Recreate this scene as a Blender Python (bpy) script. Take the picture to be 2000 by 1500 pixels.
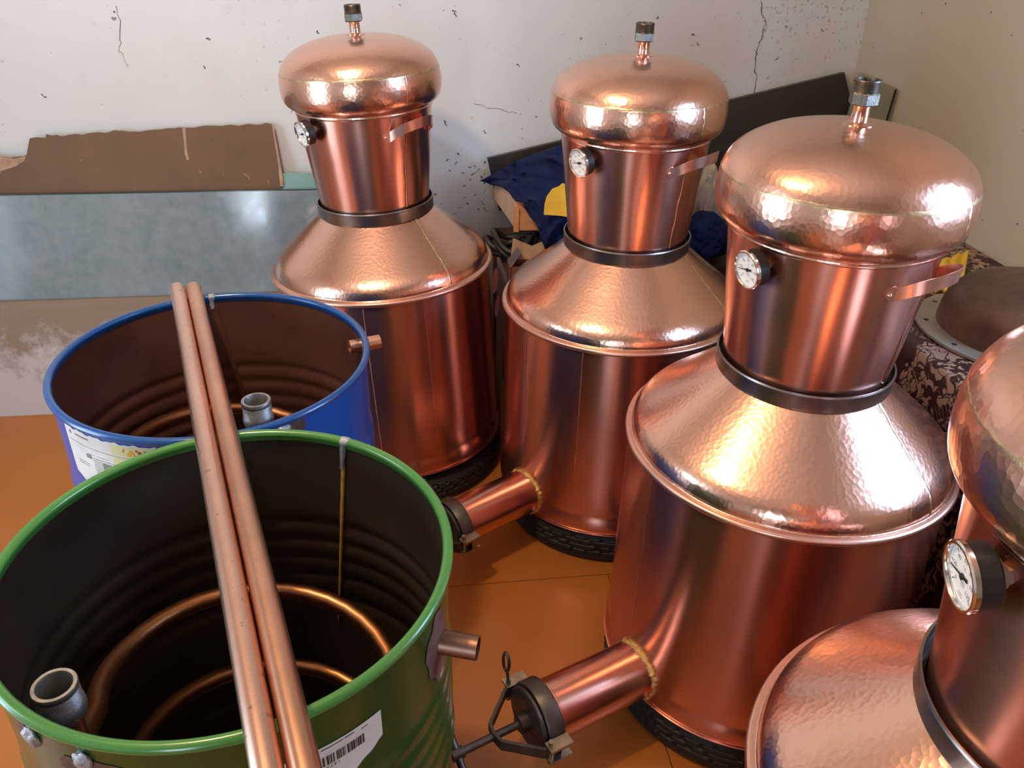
import bpy, bmesh, math, random
from mathutils import Vector, Matrix, noise

random.seed(7)
for o in list(bpy.data.objects):
    bpy.data.objects.remove(o)
SC = bpy.context.scene
COL = SC.collection
R = math.radians
PI = math.pi

# ------------------------------------------------------------------ camera
CAM = Vector((0, 0, 1.6324))
YAW, PITCH, ROLL, FPX = R(8.5308), R(30.314), R(1.524), 1610.5
fw = Vector((math.sin(YAW) * math.cos(PITCH), math.cos(YAW) * math.cos(PITCH), -math.sin(PITCH)))
rt0 = Vector((math.cos(YAW), -math.sin(YAW), 0))
up0 = rt0.cross(fw)
rt = rt0 * math.cos(ROLL) + up0 * math.sin(ROLL)
up = -rt0 * math.sin(ROLL) + up0 * math.cos(ROLL)
cam_data = bpy.data.cameras.new('camera')
cam = bpy.data.objects.new('camera', cam_data)
COL.objects.link(cam)
cam.matrix_world = Matrix((
    (rt.x, up.x, -fw.x, CAM.x),
    (rt.y, up.y, -fw.y, CAM.y),
    (rt.z, up.z, -fw.z, CAM.z),
    (0, 0, 0, 1)))
cam_data.sensor_width = 36
cam_data.lens = 36 * FPX / 2000
cam_data.clip_start = 0.02
SC.camera = cam

# room extents (metres): X along the rear wall, Y into the picture
YB, XR, XL, YF, ZC = 2.92, 1.649, -2.25, -2.3, 2.95

# ------------------------------------------------------------------ world, lights, exposure
SC.view_settings.view_transform = 'Standard'
SC.view_settings.look = 'None'
SC.view_settings.gamma = 1
SC.view_settings.use_curve_mapping = False
SC.view_settings.exposure = 0.02
W = bpy.data.worlds.new('world')
SC.world = W
W.use_nodes = True
bgn = W.node_tree.nodes['Background']
bgn.inputs[0].default_value = (0.55, 0.72, 1.0, 1)
bgn.inputs[1].default_value = 1.6


def light(name, kind, loc, energy, color, size=0.1, size_y=None, direction=None, **kw):
    d = bpy.data.lights.new(name, kind)
    d.energy = energy
    d.color = color
    if kind == 'AREA':
        d.shape = 'RECTANGLE'
        d.size = size
        d.size_y = size_y or size
    else:
        d.shadow_soft_size = size
    for k, val in kw.items():
        setattr(d, k, val)
    o = bpy.data.objects.new(name, d)
    COL.objects.link(o)
    o.location = loc
    if direction is not None:
        o.rotation_euler = Vector(direction).to_track_quat('-Z', 'Y').to_euler()
    return o


WARM_LAMP = (-0.50, 1.00, 2.37)
COOL_LAMP = (-0.62, 0.93, 2.83)
light('warm_bulb_light', 'POINT', WARM_LAMP, 62, (1.0, 0.66, 0.34), 0.06)
light('cool_lamp_light', 'SPOT', COOL_LAMP, 54, (0.74, 0.87, 1.0), 0.05,
      direction=(-0.25, 1.0, -1.25), spot_size=R(95), spot_blend=0.8)
# daylight through the window, the glazed side door and the front window
light('right_window_daylight', 'AREA', (XR + 0.18, 0.82, 1.55), 44, (0.42, 0.62, 1.0), 0.62, 0.80, direction=(-1, 0.05, -0.12))
light('left_door_daylight', 'AREA', (XL - 0.22, 0.95, 1.12), 50, (0.66, 0.84, 1.0), 0.92, 1.90, direction=(1, 0.05, -0.05))
light('front_window_daylight', 'AREA', (-1.15, YF - 0.22, 1.20), 46, (0.70, 0.85, 1.0), 0.62, 1.45, direction=(0.1, 1, -0.05))


# ------------------------------------------------------------------ helpers
def ray(x, y):
    return fw + rt * ((x - 1000) / FPX) - up * ((y - 750) / FPX)


def on_plane(px, p0, n):
    d = ray(*px)
    n = Vector(n)
    t = (Vector(p0) - CAM).dot(n) / d.dot(n)
    return CAM + d * t


def ony(px, y):
    return on_plane(px, (0, y, 0), (0, 1, 0))


def onz(px, z):
    return on_plane(px, (0, 0, z), (0, 0, 1))


class MB:
    """collects shapes, builds ONE mesh object"""

    def __init__(self):
        self.v, self.f = [], []

    def add(self, vs, fs):
        b = len(self.v)
        self.v += [tuple(p) for p in vs]
        self.f += [tuple(i + b for i in q) for q in fs]
        return self

    def box(self, c, s, rot=None):
        m = rot if rot is not None else Matrix.Identity(3)
        vs = [Vector(c) + m @ Vector((sx * s[0] / 2, sy * s[1] / 2, sz * s[2] / 2))
              for sx in (-1, 1) for sy in (-1, 1) for sz in (-1, 1)]
        return self.add(vs, [(0, 1, 3, 2), (4, 6, 7, 5), (0, 4, 5, 1), (2, 3, 7, 6), (0, 2, 6, 4), (1, 5, 7, 3)])

    def lathe(self, prof, n=64, a0=0.0, a1=2 * PI, warp=None):
        full = abs(a1 - a0 - 2 * PI) < 1e-6
        cols = n if full else n + 1
        vs = []
        for i in range(cols):
            a = a0 + (a1 - a0) * i / n
            for k, (r, z) in enumerate(prof):
                rr, zz = (r, z) if warp is None else warp(r, z, a, k)
                vs.append((rr * math.cos(a), rr * math.sin(a), zz))
        m = len(prof)
        fs = []
        for i in range(n):
            j = (i + 1) % cols
            for k in range(m - 1):
                fs.append((i * m + k, j * m + k, j * m + k + 1, i * m + k + 1))
        return self.add(vs, fs)

    def tube(self, pts, r, n=12, caps=True, radii=None):
        pts = [Vector(p) for p in pts]
        vs, fs = [], []
        t0 = (pts[1] - pts[0]).normalized()
        ref = Vector((0, 0, 1)) if abs(t0.z) < 0.9 else Vector((1, 0, 0))
        nrm = (ref - t0 * ref.dot(t0)).normalized()
        for i, p in enumerate(pts):
            t = (pts[min(i + 1, len(pts) - 1)] - pts[max(i - 1, 0)]).normalized()
            nrm = (nrm - t * nrm.dot(t)).normalized()
            bi = t.cross(nrm)
            rr = radii[i] if radii else r
            for k in range(n):
                a = 2 * PI * k / n
                vs.append(p + (nrm * math.cos(a) + bi * math.sin(a)) * rr)
        for i in range(len(pts) - 1):
            for k in range(n):
                q = (k + 1) % n
                fs.append((i * n + k, i * n + q, (i + 1) * n + q, (i + 1) * n + k))
        if caps:
            fs.append(tuple(range(n - 1, -1, -1)))
            fs.append(tuple((len(pts) - 1) * n + k for k in range(n)))
        return self.add(vs, fs)

    def ring_tube(self, p, q, r0, r1, n=32):
        """hollow pipe from p to q with outer radius r1, inner r0"""
        p, q = Vector(p), Vector(q)
        t = (q - p).normalized()
        ref = Vector((0, 0, 1)) if abs(t.z) < 0.9 else Vector((1, 0, 0))
        a = (ref - t * ref.dot(t)).normalized()
        b = t.cross(a)
        vs, fs = [], []
        for (c, rr) in ((p, r1), (q, r1), (q, r0), (p, r0)):
            for k in range(n):
                an = 2 * PI * k / n
                vs.append(c + (a * math.cos(an) + b * math.sin(an)) * rr)
        for s in range(4):
            s2 = (s + 1) % 4
            for k in range(n):
                k2 = (k + 1) % n
                fs.append((s * n + k, s * n + k2, s2 * n + k2, s2 * n + k))
        return self.add(vs, fs)

    def prism(self, poly, ax_u, ax_v, ax_n, origin, th):
        """polygon (u,v) list extruded by th along ax_n"""
        o, U, V, N = Vector(origin), Vector(ax_u), Vector(ax_v), Vector(ax_n)
        n = len(poly)
        vs = [o + U * a + V * b for a, b in poly] + [o + U * a + V * b + N * th for a, b in poly]
        fs = [tuple(range(n - 1, -1, -1)), tuple(range(n, 2 * n))]
        fs += [(i, (i + 1) % n, n + (i + 1) % n, n + i) for i in range(n)]
        return self.add(vs, fs)

    def mesh(self, name, mat, smooth=40):
        me = bpy.data.meshes.new(name)
        me.from_pydata(self.v, [], self.f)
        bm = bmesh.new()
        bm.from_mesh(me)
        bmesh.ops.remove_doubles(bm, verts=bm.verts, dist=1e-6)
        bmesh.ops.recalc_face_normals(bm, faces=bm.faces)
        bm.to_mesh(me)
        bm.free()
        if smooth:
            me.polygons.foreach_set('use_smooth', [True] * len(me.polygons))
            me.set_sharp_from_angle(angle=R(smooth))
        me.materials.append(mat)
        me.update()
        return me

    def build(self, name, mat, parent=None, loc=(0, 0, 0), rot=(0, 0, 0), smooth=40):
        return link(name, self.mesh(name, mat, smooth), parent, loc, rot)


def link(name, me, parent=None, loc=(0, 0, 0), rot=(0, 0, 0)):
    o = bpy.data.objects.new(name, me)
    COL.objects.link(o)
    o.parent = parent
    o.location = loc
    o.rotation_euler = rot
    return o


def thing(name, label, cat, loc=(0, 0, 0), rot=(0, 0, 0), group=None):
    o = link(name, None, None, loc, rot)
    return tag(o, label, cat, group)


def tag(o, label, cat, group=None):
    o['label'] = label
    o['category'] = cat
    if group:
        o['group'] = group
    return o


def struct(o):
    o['kind'] = 'structure'
    return o


def text_mesh(s, size):
    cu = bpy.data.curves.new('txt', 'FONT')
    cu.body = s
    cu.size = size
    cu.align_x = 'CENTER'
    cu.align_y = 'CENTER'
    cu.resolution_u = 2
    o = bpy.data.objects.new('txt', cu)
    me = bpy.data.meshes.new_from_object(o)
    vs = [tuple(q.co) for q in me.vertices]
    fs = [tuple(p.vertices) for p in me.polygons]
    bpy.data.objects.remove(o)
    bpy.data.curves.remove(cu)
    bpy.data.meshes.remove(me)
    return vs, fs


# ------------------------------------------------------------------ materials
def new_mat(name):
    m = bpy.data.materials.new(name)
    m.use_nodes = True
    nt = m.node_tree
    return m, nt, nt.nodes['Principled BSDF']


def N(nt, kind, **kw):
    n = nt.nodes.new(kind)
    for k, val in kw.items():
        setattr(n, k, val)
    return n


def coords(nt, scale=(1, 1, 1), kind='Object'):
    tc = N(nt, 'ShaderNodeTexCoord')
    mp = N(nt, 'ShaderNodeMapping')
    mp.inputs['Scale'].default_value = scale
    nt.links.new(tc.outputs[kind], mp.inputs['Vector'])
    return mp.outputs[0]


def noise_tex(nt, vec, scale, detail=4, rough=0.55):
    n = N(nt, 'ShaderNodeTexNoise')
    n.inputs['Scale'].default_value = scale
    n.inputs['Detail'].default_value = detail
    n.inputs['Roughness'].default_value = rough
    nt.links.new(vec, n.inputs['Vector'])
    return n.outputs[0]


def ramp(nt, fac, stops, interp='LINEAR'):
    r = N(nt, 'ShaderNodeValToRGB')
    r.color_ramp.interpolation = interp
    els = r.color_ramp.elements
    while len(els) < len(stops):
        els.new(0.5)
    for e, (p, c) in zip(els, stops):
        e.position = p
        e.color = c if len(c) == 4 else (*c, 1)
    nt.links.new(fac, r.inputs[0])
    return r.outputs[0]


def mixc(nt, fac, a, b, mode='MIX'):
    m = N(nt, 'ShaderNodeMix', data_type='RGBA', blend_type=mode)
    for sock, val in ((m.inputs[0], fac), (m.inputs[6], a), (m.inputs[7], b)):
        if hasattr(val, 'links'):
            nt.links.new(val, sock)
        elif isinstance(val, (int, float)):
            sock.default_value = val
        else:
            sock.default_value = (*val, 1)
    return m.outputs[2]


def math_n(nt, op, a, b=None):
    m = N(nt, 'ShaderNodeMath', operation=op)
    for i, val in enumerate((a, b)):
        if val is None:
            continue
        if hasattr(val, 'links'):
            nt.links.new(val, m.inputs[i])
        else:
            m.inputs[i].default_value = val
    return m.outputs[0]


def bump(nt, bsdf, height, strength=0.3, dist=0.002):
    b = N(nt, 'ShaderNodeBump')
    b.inputs['Strength'].default_value = strength
    b.inputs['Distance'].default_value = dist
    nt.links.new(height, b.inputs['Height'])
    nt.links.new(b.outputs[0], bsdf.inputs['Normal'])
    return b


def simple(name, color, rough=0.5, metal=0.0, var=0.25, vscale=12, spec=0.5, bumps=0.0, coat=0.0, vec_scale=(1, 1, 1)):
    m, nt, b = new_mat(name)
    v = coords(nt, vec_scale)
    n = noise_tex(nt, v, vscale)
    dark = tuple(c * (1 - var) for c in color)
    lite = tuple(min(1, c * (1 + var * 0.6)) for c in color)
    nt.links.new(ramp(nt, n, [(0.3, dark), (0.7, lite)]), b.inputs['Base Color'])
    b.inputs['Roughness'].default_value = rough
    b.inputs['Metallic'].default_value = metal
    b.inputs['Specular IOR Level'].default_value = spec
    b.inputs['Coat Weight'].default_value = coat
    b.inputs['Coat Roughness'].default_value = 0.12
    if bumps:
        n2 = noise_tex(nt, v, vscale * 6)
        bump(nt, b, n2, bumps, 0.002)
    return m


def copper(name, color=(0.88, 0.50, 0.36), rough=0.2, hammered=0.0, cell=75, tarnish=0.2, brushed=False):
    m, nt, b = new_mat(name)
    v = coords(nt)
    n = noise_tex(nt, v, 5, 5, 0.6)
    c1 = tuple(c * (1 - tarnish) for c in color)
    nt.links.new(ramp(nt, n, [(0.32, c1), (0.68, color)]), b.inputs['Base Color'])
    b.inputs['Metallic'].default_value = 1
    n2 = noise_tex(nt, v, 6, 2, 0.5)
    rr = N(nt, 'ShaderNodeMapRange')
    rr.inputs['To Min'].default_value = rough * 0.9
    rr.inputs['To Max'].default_value = rough * 1.12
    nt.links.new(n2, rr.inputs['Value'])
    nt.links.new(rr.outputs[0], b.inputs['Roughness'])
    if hammered:
        vo = N(nt, 'ShaderNodeTexVoronoi', feature='SMOOTH_F1')
        vo.inputs['Scale'].default_value = cell
        vo.inputs['Smoothness'].default_value = 0.12
        nt.links.new(v, vo.inputs['Vector'])
        big = noise_tex(nt, v, 14, 2)
        h = math_n(nt, 'ADD', math_n(nt, 'POWER', vo.outputs['Distance'], 2.0), math_n(nt, 'MULTIPLY', big, 0.45))
        bump(nt, b, h, hammered, 0.0035)
    elif brushed:
        # sheet brushed around the axis: reflections smear vertically
        tg = N(nt, 'ShaderNodeTangent', direction_type='RADIAL', axis='Z')
        nt.links.new(tg.outputs[0], b.inputs['Tangent'])
        b.inputs['Anisotropic'].default_value = 0.75
        b.inputs['Anisotropic Rotation'].default_value = 0.25
        vw = noise_tex(nt, v, 5, 2)
        bump(nt, b, vw, 0.08, 0.006)
    return m


M = {}
M['copper_hammered'] = copper('copper_hammered', (0.86, 0.505, 0.38), 0.23, hammered=0.085, cell=125, tarnish=0.12)
M['copper_smooth'] = copper('copper_smooth', (0.77, 0.37, 0.285), 0.25, tarnish=0.14, brushed=True)
M['copper_drain'] = copper('copper_drain', (0.82, 0.44, 0.34), 0.24, tarnish=0.14)
M['copper_lip'] = copper('copper_lip', (0.82, 0.50, 0.40), 0.34, tarnish=0.12)
M['copper_pipe'] = copper('copper_pipe', (0.86, 0.50, 0.34), 0.30, tarnish=0.25)
M['copper_old'] = copper('copper_old', (0.42, 0.24, 0.17), 0.42, tarnish=0.5)
M['copper_strap'] = copper('copper_strap', (0.90, 0.56, 0.45), 0.30, tarnish=0.05)
M['copper_bright'] = copper('copper_bright', (0.88, 0.54, 0.43), 0.14, tarnish=0.08)
M['copper_coil'] = copper('copper_coil', (0.46, 0.20, 0.09), 0.36, tarnish=0.35)
M['brass_seam'] = simple('brass_seam', (0.72, 0.52, 0.32), 0.28, 1.0, 0.30, 60, bumps=0.15)
M['braze_gold'] = simple('braze_gold', (0.80, 0.58, 0.22), 0.26, 1.0, 0.45, 120, bumps=0.8)
M['steel_band'] = simple('steel_band', (0.30, 0.295, 0.29), 0.30, 1.0, 0.25, 20)
M['dark_steel'] = simple('dark_steel', (0.12, 0.105, 0.095), 0.42, 0.85, 0.35, 30, bumps=0.15)
M['zinc_steel'] = simple('zinc_steel', (0.42, 0.36, 0.27), 0.36, 1.0, 0.3, 30)
M['old_brass'] = simple('old_brass', (0.16, 0.145, 0.12), 0.38, 1.0, 0.4, 50, bumps=0.2)
M['galvanised'] = simple('galvanised', (0.36, 0.36, 0.36), 0.46, 0.85, 0.35, 60, bumps=0.25)
M['weld_grey'] = simple('weld_grey', (0.42, 0.43, 0.46), 0.40, 0.6, 0.35, 90, bumps=0.7)
M['chrome'] = simple('chrome', (0.80, 0.79, 0.78), 0.12, 1.0, 0.08, 20)
M['black_plastic'] = simple('black_plastic', (0.012, 0.011, 0.011), 0.5, 0, 0.2, 30)
M['dial_white'] = simple('dial_white', (0.80, 0.79, 0.77), 0.45, 0, 0.03, 8)
M['black_print'] = simple('black_print', (0.025, 0.02, 0.02), 0.6, 0, 0.2, 30)
M['rubber'] = simple('rubber', (0.014, 0.013, 0.012), 0.62, 0, 0.4, 25, bumps=0.25)
M['amber_drip'] = simple('amber_drip', (0.62, 0.33, 0.06), 0.25, 0, 0.4, 40)
M['white_paper'] = simple('white_paper', (0.66, 0.62, 0.58), 0.55, 0, 0.14, 22)
M['rust_patch'] = simple('rust_patch', (0.15, 0.085, 0.07), 0.45, 0.2, 0.5, 40, bumps=0.3)
M['hose_rubber'] = simple('hose_rubber', (0.03, 0.026, 0.022), 0.5, 0, 0.4, 18)
M['orange_wood'] = simple('orange_wood', (0.62, 0.30, 0.13), 0.42, 0, 0.18, 8, vec_scale=(1, 1, 8))
M['pale_wood'] = simple('pale_wood', (0.66, 0.48, 0.35), 0.5, 0, 0.14, 8, vec_scale=(1, 8, 1))
M['bench_wood'] = simple('bench_wood', (0.10, 0.065, 0.045), 0.6, 0, 0.4, 9, vec_scale=(1, 8, 1))
M['charcoal_board'] = simple('charcoal_board', (0.040, 0.036, 0.032), 0.38, 0, 0.2, 6)
M['dark_board'] = simple('dark_board', (0.025, 0.021, 0.018), 0.5, 0, 0.3, 6)
M['red_box'] = simple('red_box', (0.20, 0.065, 0.05), 0.55, 0, 0.3, 10)
M['cardboard'] = simple('cardboard', (0.42, 0.26, 0.15), 0.75, 0, 0.3, 14)
M['grey_plate'] = simple('grey_plate', (0.22, 0.18, 0.18), 0.4, 0.3, 0.25, 10)
M['pink_plastic'] = simple('pink_plastic', (0.62, 0.26, 0.24), 0.45, 0, 0.12, 10)
M['crumpled_paper'] = simple('crumpled_paper', (0.46, 0.40, 0.32), 0.7, 0, 0.25, 12)
M['blue_cloth'] = simple('blue_cloth', (0.007, 0.015, 0.075), 0.85, 0, 0.25, 14, spec=0.2, bumps=0.25)
M['yellow_cloth'] = simple('yellow_cloth', (0.80, 0.52, 0.06), 0.8, 0, 0.12, 14, spec=0.2)
M['teal_glass'] = simple('teal_glass', (0.24, 0.42, 0.40), 0.12, 0, 0.2, 7)
M['bulb_glass'] = simple('bulb_glass', (0.9, 0.85, 0.7), 0.3, 0, 0.05, 5)
M['white_lacquer'] = simple('white_lacquer', (0.72, 0.70, 0.66), 0.4, 0, 0.06, 5)


def make_wall(name, base, dirt, speck, mould=None):
    m, nt, b = new_mat(name)
    v = coords(nt)
    n1 = noise_tex(nt, v, 1.3, 5, 0.6)
    col = ramp(nt, n1, [(0.3, tuple(c * 0.90 for c in base)), (0.7, base)])
    # brush-worn smudges
    n2 = noise_tex(nt, v, 6.5, 6, 0.7)
    sm = ramp(nt, n2, [(0.60, (0, 0, 0)), (0.72, (1, 1, 1))])
    col = mixc(nt, math_n(nt, 'MULTIPLY', sm, 0.22), col, dirt)
    # dark chips
    n3 = noise_tex(nt, v, 46, 2, 0.5)
    ch = ramp(nt, n3, [(0.735 - speck, (0, 0, 0)), (0.75 - speck, (1, 1, 1))])
    gate = ramp(nt, noise_tex(nt, v, 3.1, 2), [(0.48, (0, 0, 0)), (0.6, (1, 1, 1))])
    col = mixc(nt, math_n(nt, 'MULTIPLY', ch, gate), col, (0.10, 0.085, 0.07))
    if mould:
        # fine mould dots, densest around one spot of the wall
        tc = N(nt, 'ShaderNodeTexCoord')
        vd = N(nt, 'ShaderNodeVectorMath', operation='DISTANCE')
        nt.links.new(tc.outputs['Object'], vd.inputs[0])
        vd.inputs[1].default_value = mould
        near = ramp(nt, vd.outputs['Value'], [(0.05, (1, 1, 1)), (0.60, (0, 0, 0))])
        n4 = noise_tex(nt, v, 75, 4, 0.65)
        thr = math_n(nt, 'GREATER_THAN', math_n(nt, 'ADD', n4, math_n(nt, 'MULTIPLY', near, 0.12)), 0.70)
        col = mixc(nt, math_n(nt, 'MULTIPLY', thr, 0.45), col, (0.13, 0.105, 0.08))
    nt.links.new(col, b.inputs['Base Color'])
    b.inputs['Roughness'].default_value = 0.75
    b.inputs['Specular IOR Level'].default_value = 0.25
    bump(nt, b, noise_tex(nt, v, 9, 6, 0.65), 0.35, 0.008)
    return m


M['wall_white'] = make_wall('wall_white', (0.67, 0.69, 0.70), (0.44, 0.42, 0.40), 0.03, (1.45, YB, 1.42))
M['wall_cream'] = make_wall('wall_cream', (0.50, 0.44, 0.355), (0.40, 0.38, 0.30), 0.0)
M['ceiling_white'] = make_wall('ceiling_white', (0.70, 0.66, 0.60), (0.5, 0.45, 0.4), 0.0)


def floor_mat():
    m, nt, b = new_mat('orange_floor_paint')
    v = coords(nt, (1, 1, 1), 'Object')
    n1 = noise_tex(nt, v, 2.2, 5, 0.6)
    col = ramp(nt, n1, [(0.3, (0.39, 0.128, 0.023)), (0.7, (0.45, 0.156, 0.031))])
    n2 = noise_tex(nt, v, 60, 3, 0.6)
    sp = ramp(nt, n2, [(0.72, (0, 0, 0)), (0.745, (1, 1, 1))])
    gate = ramp(nt, noise_tex(nt, v, 4, 2), [(0.52, (0, 0, 0)), (0.62, (1, 1, 1))])
    col = mixc(nt, math_n(nt, 'MULTIPLY', math_n(nt, 'MULTIPLY', sp, gate), 0.8), col, (0.13, 0.05, 0.02))
    nt.links.new(col, b.inputs['Base Color'])
    b.inputs['Roughness'].default_value = 0.30
    bump(nt, b, noise_tex(nt, v, 14, 4), 0.10, 0.004)
    return m


M['floor'] = floor_mat()


def drum_paint(name, color, alt, rough=0.28):
    m, nt, b = new_mat(name)
    v = coords(nt)
    n = noise_tex(nt, v, 3.5, 4)
    nt.links.new(ramp(nt, n, [(0.40, color), (0.70, alt)]), b.inputs['Base Color'])
    b.inputs['Roughness'].default_value = rough
    b.inputs['Coat Weight'].default_value = 0.35
    b.inputs['Coat Roughness'].default_value = 0.15
    bump(nt, b, noise_tex(nt, v, 10, 3), 0.12, 0.006)
    return m


M['green_paint'] = drum_paint('green_paint', (0.010, 0.052, 0.008), (0.016, 0.068, 0.011))
M['green_rim'] = drum_paint('green_rim', (0.050, 0.21, 0.042), (0.065, 0.24, 0.05), 0.25)
M['blue_paint'] = drum_paint('blue_paint', (0.001, 0.085, 0.40), (0.001, 0.105, 0.44))
M['blue_rim'] = drum_paint('blue_rim', (0.004, 0.060, 0.25), (0.005, 0.075, 0.28), 0.22)


def lining(name, c0, c1, rough):
    m, nt, b = new_mat(name)
    v = coords(nt)
    n = noise_tex(nt, v, 4.5, 5, 0.65)
    nt.links.new(ramp(nt, n, [(0.35, c0), (0.7, c1)]), b.inputs['Base Color'])
    b.inputs['Roughness'].default_value = rough
    b.inputs['Specular IOR Level'].default_value = 0.45
    return m


M['brown_lining'] = lining('brown_lining', (0.060, 0.024, 0.016), (0.115, 0.042, 0.026), 0.34)
M['black_lining'] = lining('black_lining', (0.022, 0.015, 0.010), (0.045, 0.030, 0.020), 0.42)


def dusty_glass():
    m, nt, b = new_mat('dusty_glass')
    v = coords(nt)
    n = noise_tex(nt, v, 3, 6, 0.7)
    n2 = noise_tex(nt, v, 22, 5, 0.7)
    mixv = math_n(nt, 'ADD', math_n(nt, 'MULTIPLY', n, 0.6), math_n(nt, 'MULTIPLY', n2, 0.4))
    nt.links.new(ramp(nt, mixv, [(0.36, (0.16, 0.215, 0.24)), (0.66, (0.26, 0.315, 0.335))]), b.inputs['Base Color'])
    nt.links.new(ramp(nt, mixv, [(0.36, (0.06, 0.06, 0.06)), (0.66, (0.18, 0.18, 0.18))]), b.inputs['Roughness'])
    b.inputs['Specular IOR Level'].default_value = 0.7
    return m


M['dusty_glass'] = dusty_glass()
M['glass_edge'] = simple('glass_edge', (0.018, 0.045, 0.055), 0.2, 0, 0.2, 6)


def clear_glass():
    m, nt, b = new_mat('green_tinted_glass')
    v = coords(nt)
    n = noise_tex(nt, v, 6, 4)
    nt.links.new(ramp(nt, n, [(0.3, (0.62, 0.60, 0.48)), (0.7, (0.68, 0.66, 0.54))]), b.inputs['Base Color'])
    b.inputs['Roughness'].default_value = 0.08
    b.inputs['Transmission Weight'].default_value = 0.8
    b.inputs['IOR'].default_value = 1.2
    return m


M['clear_glass'] = clear_glass()


def grey_mdf():
    m, nt, b = new_mat('worn_grey_board')
    v = coords(nt)
    n = noise_tex(nt, v, 6.5, 7, 0.72)
    vb = coords(nt, (1, 1, 14))
    n2 = noise_tex(nt, vb, 3, 5, 0.6)
    # scuffed brown along the upper part of the sheet, pale below (wear with its own ragged shape)
    sep = N(nt, 'ShaderNodeSeparateXYZ')
    tc = N(nt, 'ShaderNodeTexCoord')
    nt.links.new(tc.outputs['Object'], sep.inputs[0])
    hz = math_n(nt, 'ADD', math_n(nt, 'MULTIPLY', sep.outputs['Z'], 1.7), math_n(nt, 'MULTIPLY', math_n(nt, 'SUBTRACT', n, 0.5), 1.6))
    col = ramp(nt, hz, [(0.22, (0.46, 0.43, 0.42)), (0.48, (0.215, 0.145, 0.092))])
    col = mixc(nt, math_n(nt, 'MULTIPLY', n2, 0.22), col, (0.48, 0.40, 0.33))
    nt.links.new(col, b.inputs['Base Color'])
    b.inputs['Roughness'].default_value = 0.6
    return m


M['grey_mdf'] = grey_mdf()


def hardboard():
    m, nt, b = new_mat('brown_hardboard')
    v = coords(nt)
    n = noise_tex(nt, v, 5, 5, 0.6)
    col = ramp(nt, n, [(0.3, (0.128, 0.068, 0.031)), (0.7, (0.165, 0.090, 0.043))])
    sp = ramp(nt, noise_tex(nt, v, 38, 3), [(0.70, (0, 0, 0)), (0.73, (1, 1, 1))])
    col = mixc(nt, math_n(nt, 'MULTIPLY', sp, 0.4), col, (0.42, 0.28, 0.19))
    nt.links.new(col, b.inputs['Base Color'])
    b.inputs['Roughness'].default_value = 0.65
    return m


M['hardboard'] = hardboard()
M['hardboard_core'] = simple('hardboard_core', (0.42, 0.27, 0.18), 0.8, 0, 0.3, 30)


def floral():
    """dark maroon tablecloth printed with pale leaf and blossom shapes"""
    m, nt, b = new_mat('floral_tablecloth')
    tc = N(nt, 'ShaderNodeTexCoord')
    mp = N(nt, 'ShaderNodeMapping')
    nt.links.new(tc.outputs['UV'], mp.inputs['Vector'])
    uv = mp.outputs[0]
    wob = N(nt, 'ShaderNodeTexNoise')
    wob.inputs['Scale'].default_value = 16
    wob.inputs['Detail'].default_value = 1
    nt.links.new(uv, wob.inputs['Vector'])
    off = N(nt, 'ShaderNodeVectorMath', operation='SCALE')
    nt.links.new(wob.outputs['Color'], off.inputs[0])
    off.inputs['Scale'].default_value = 0.06
    add = N(nt, 'ShaderNodeVectorMath', operation='ADD')
    nt.links.new(uv, add.inputs[0])
    nt.links.new(off.outputs[0], add.inputs[1])
    vo = N(nt, 'ShaderNodeTexVoronoi', feature='DISTANCE_TO_EDGE')
    vo.inputs['Scale'].default_value = 30
    nt.links.new(add.outputs[0], vo.inputs['Vector'])
    veins = ramp(nt, vo.outputs['Distance'], [(0.030, (0, 0, 0)), (0.045, (1, 1, 1))])
    pn = N(nt, 'ShaderNodeTexNoise')
    pn.inputs['Scale'].default_value = 30
    pn.inputs['Detail'].default_value = 1.5
    pn.inputs['Distortion'].default_value = 1.4
    nt.links.new(uv, pn.inputs['Vector'])
    petals = math_n(nt, 'MULTIPLY', veins, ramp(nt, pn.outputs[0], [(0.475, (0, 0, 0)), (0.49, (1, 1, 1))]))
    cl = N(nt, 'ShaderNodeTexNoise')
    cl.inputs['Scale'].default_value = 7.5
    cl.inputs['Detail'].default_value = 2
    nt.links.new(uv, cl.inputs['Vector'])
    clump = ramp(nt, cl.outputs[0], [(0.44, (0, 0, 0)), (0.45, (1, 1, 1))])
    wv = N(nt, 'ShaderNodeTexWave', bands_direction='DIAGONAL')
    wv.inputs['Scale'].default_value = 38
    wv.inputs['Distortion'].default_value = 1.5
    nt.links.new(uv, wv.inputs['Vector'])
    hatch = ramp(nt, wv.outputs['Fac'], [(0.78, (0, 0, 0)), (0.82, (1, 1, 1))])
    cl2 = N(nt, 'ShaderNodeTexNoise')
    cl2.inputs['Scale'].default_value = 10
    mp2 = N(nt, 'ShaderNodeMapping')
    mp2.inputs['Location'].default_value = (5, 3, 0)
    nt.links.new(uv, mp2.inputs['Vector'])
    nt.links.new(mp2.outputs[0], cl2.inputs['Vector'])
    hg = ramp(nt, cl2.outputs[0], [(0.56, (0, 0, 0)), (0.58, (1, 1, 1))])
    pat = math_n(nt, 'MULTIPLY', petals, clump)
    col = mixc(nt, math_n(nt, 'MULTIPLY', math_n(nt, 'MULTIPLY', hatch, hg), 0.35), (0.040, 0.012, 0.012), (0.40, 0.27, 0.22))
    tone = N(nt, 'ShaderNodeTexNoise')
    tone.inputs['Scale'].default_value = 4
    nt.links.new(uv, tone.inputs['Vector'])
    leaf = ramp(nt, tone.outputs[0], [(0.42, (0.30, 0.155, 0.125)), (0.55, (0.42, 0.30, 0.20))])
    col = mixc(nt, pat, col, leaf)
    nt.links.new(col, b.inputs['Base Color'])
    b.inputs['Roughness'].default_value = 0.5
    return m


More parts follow.
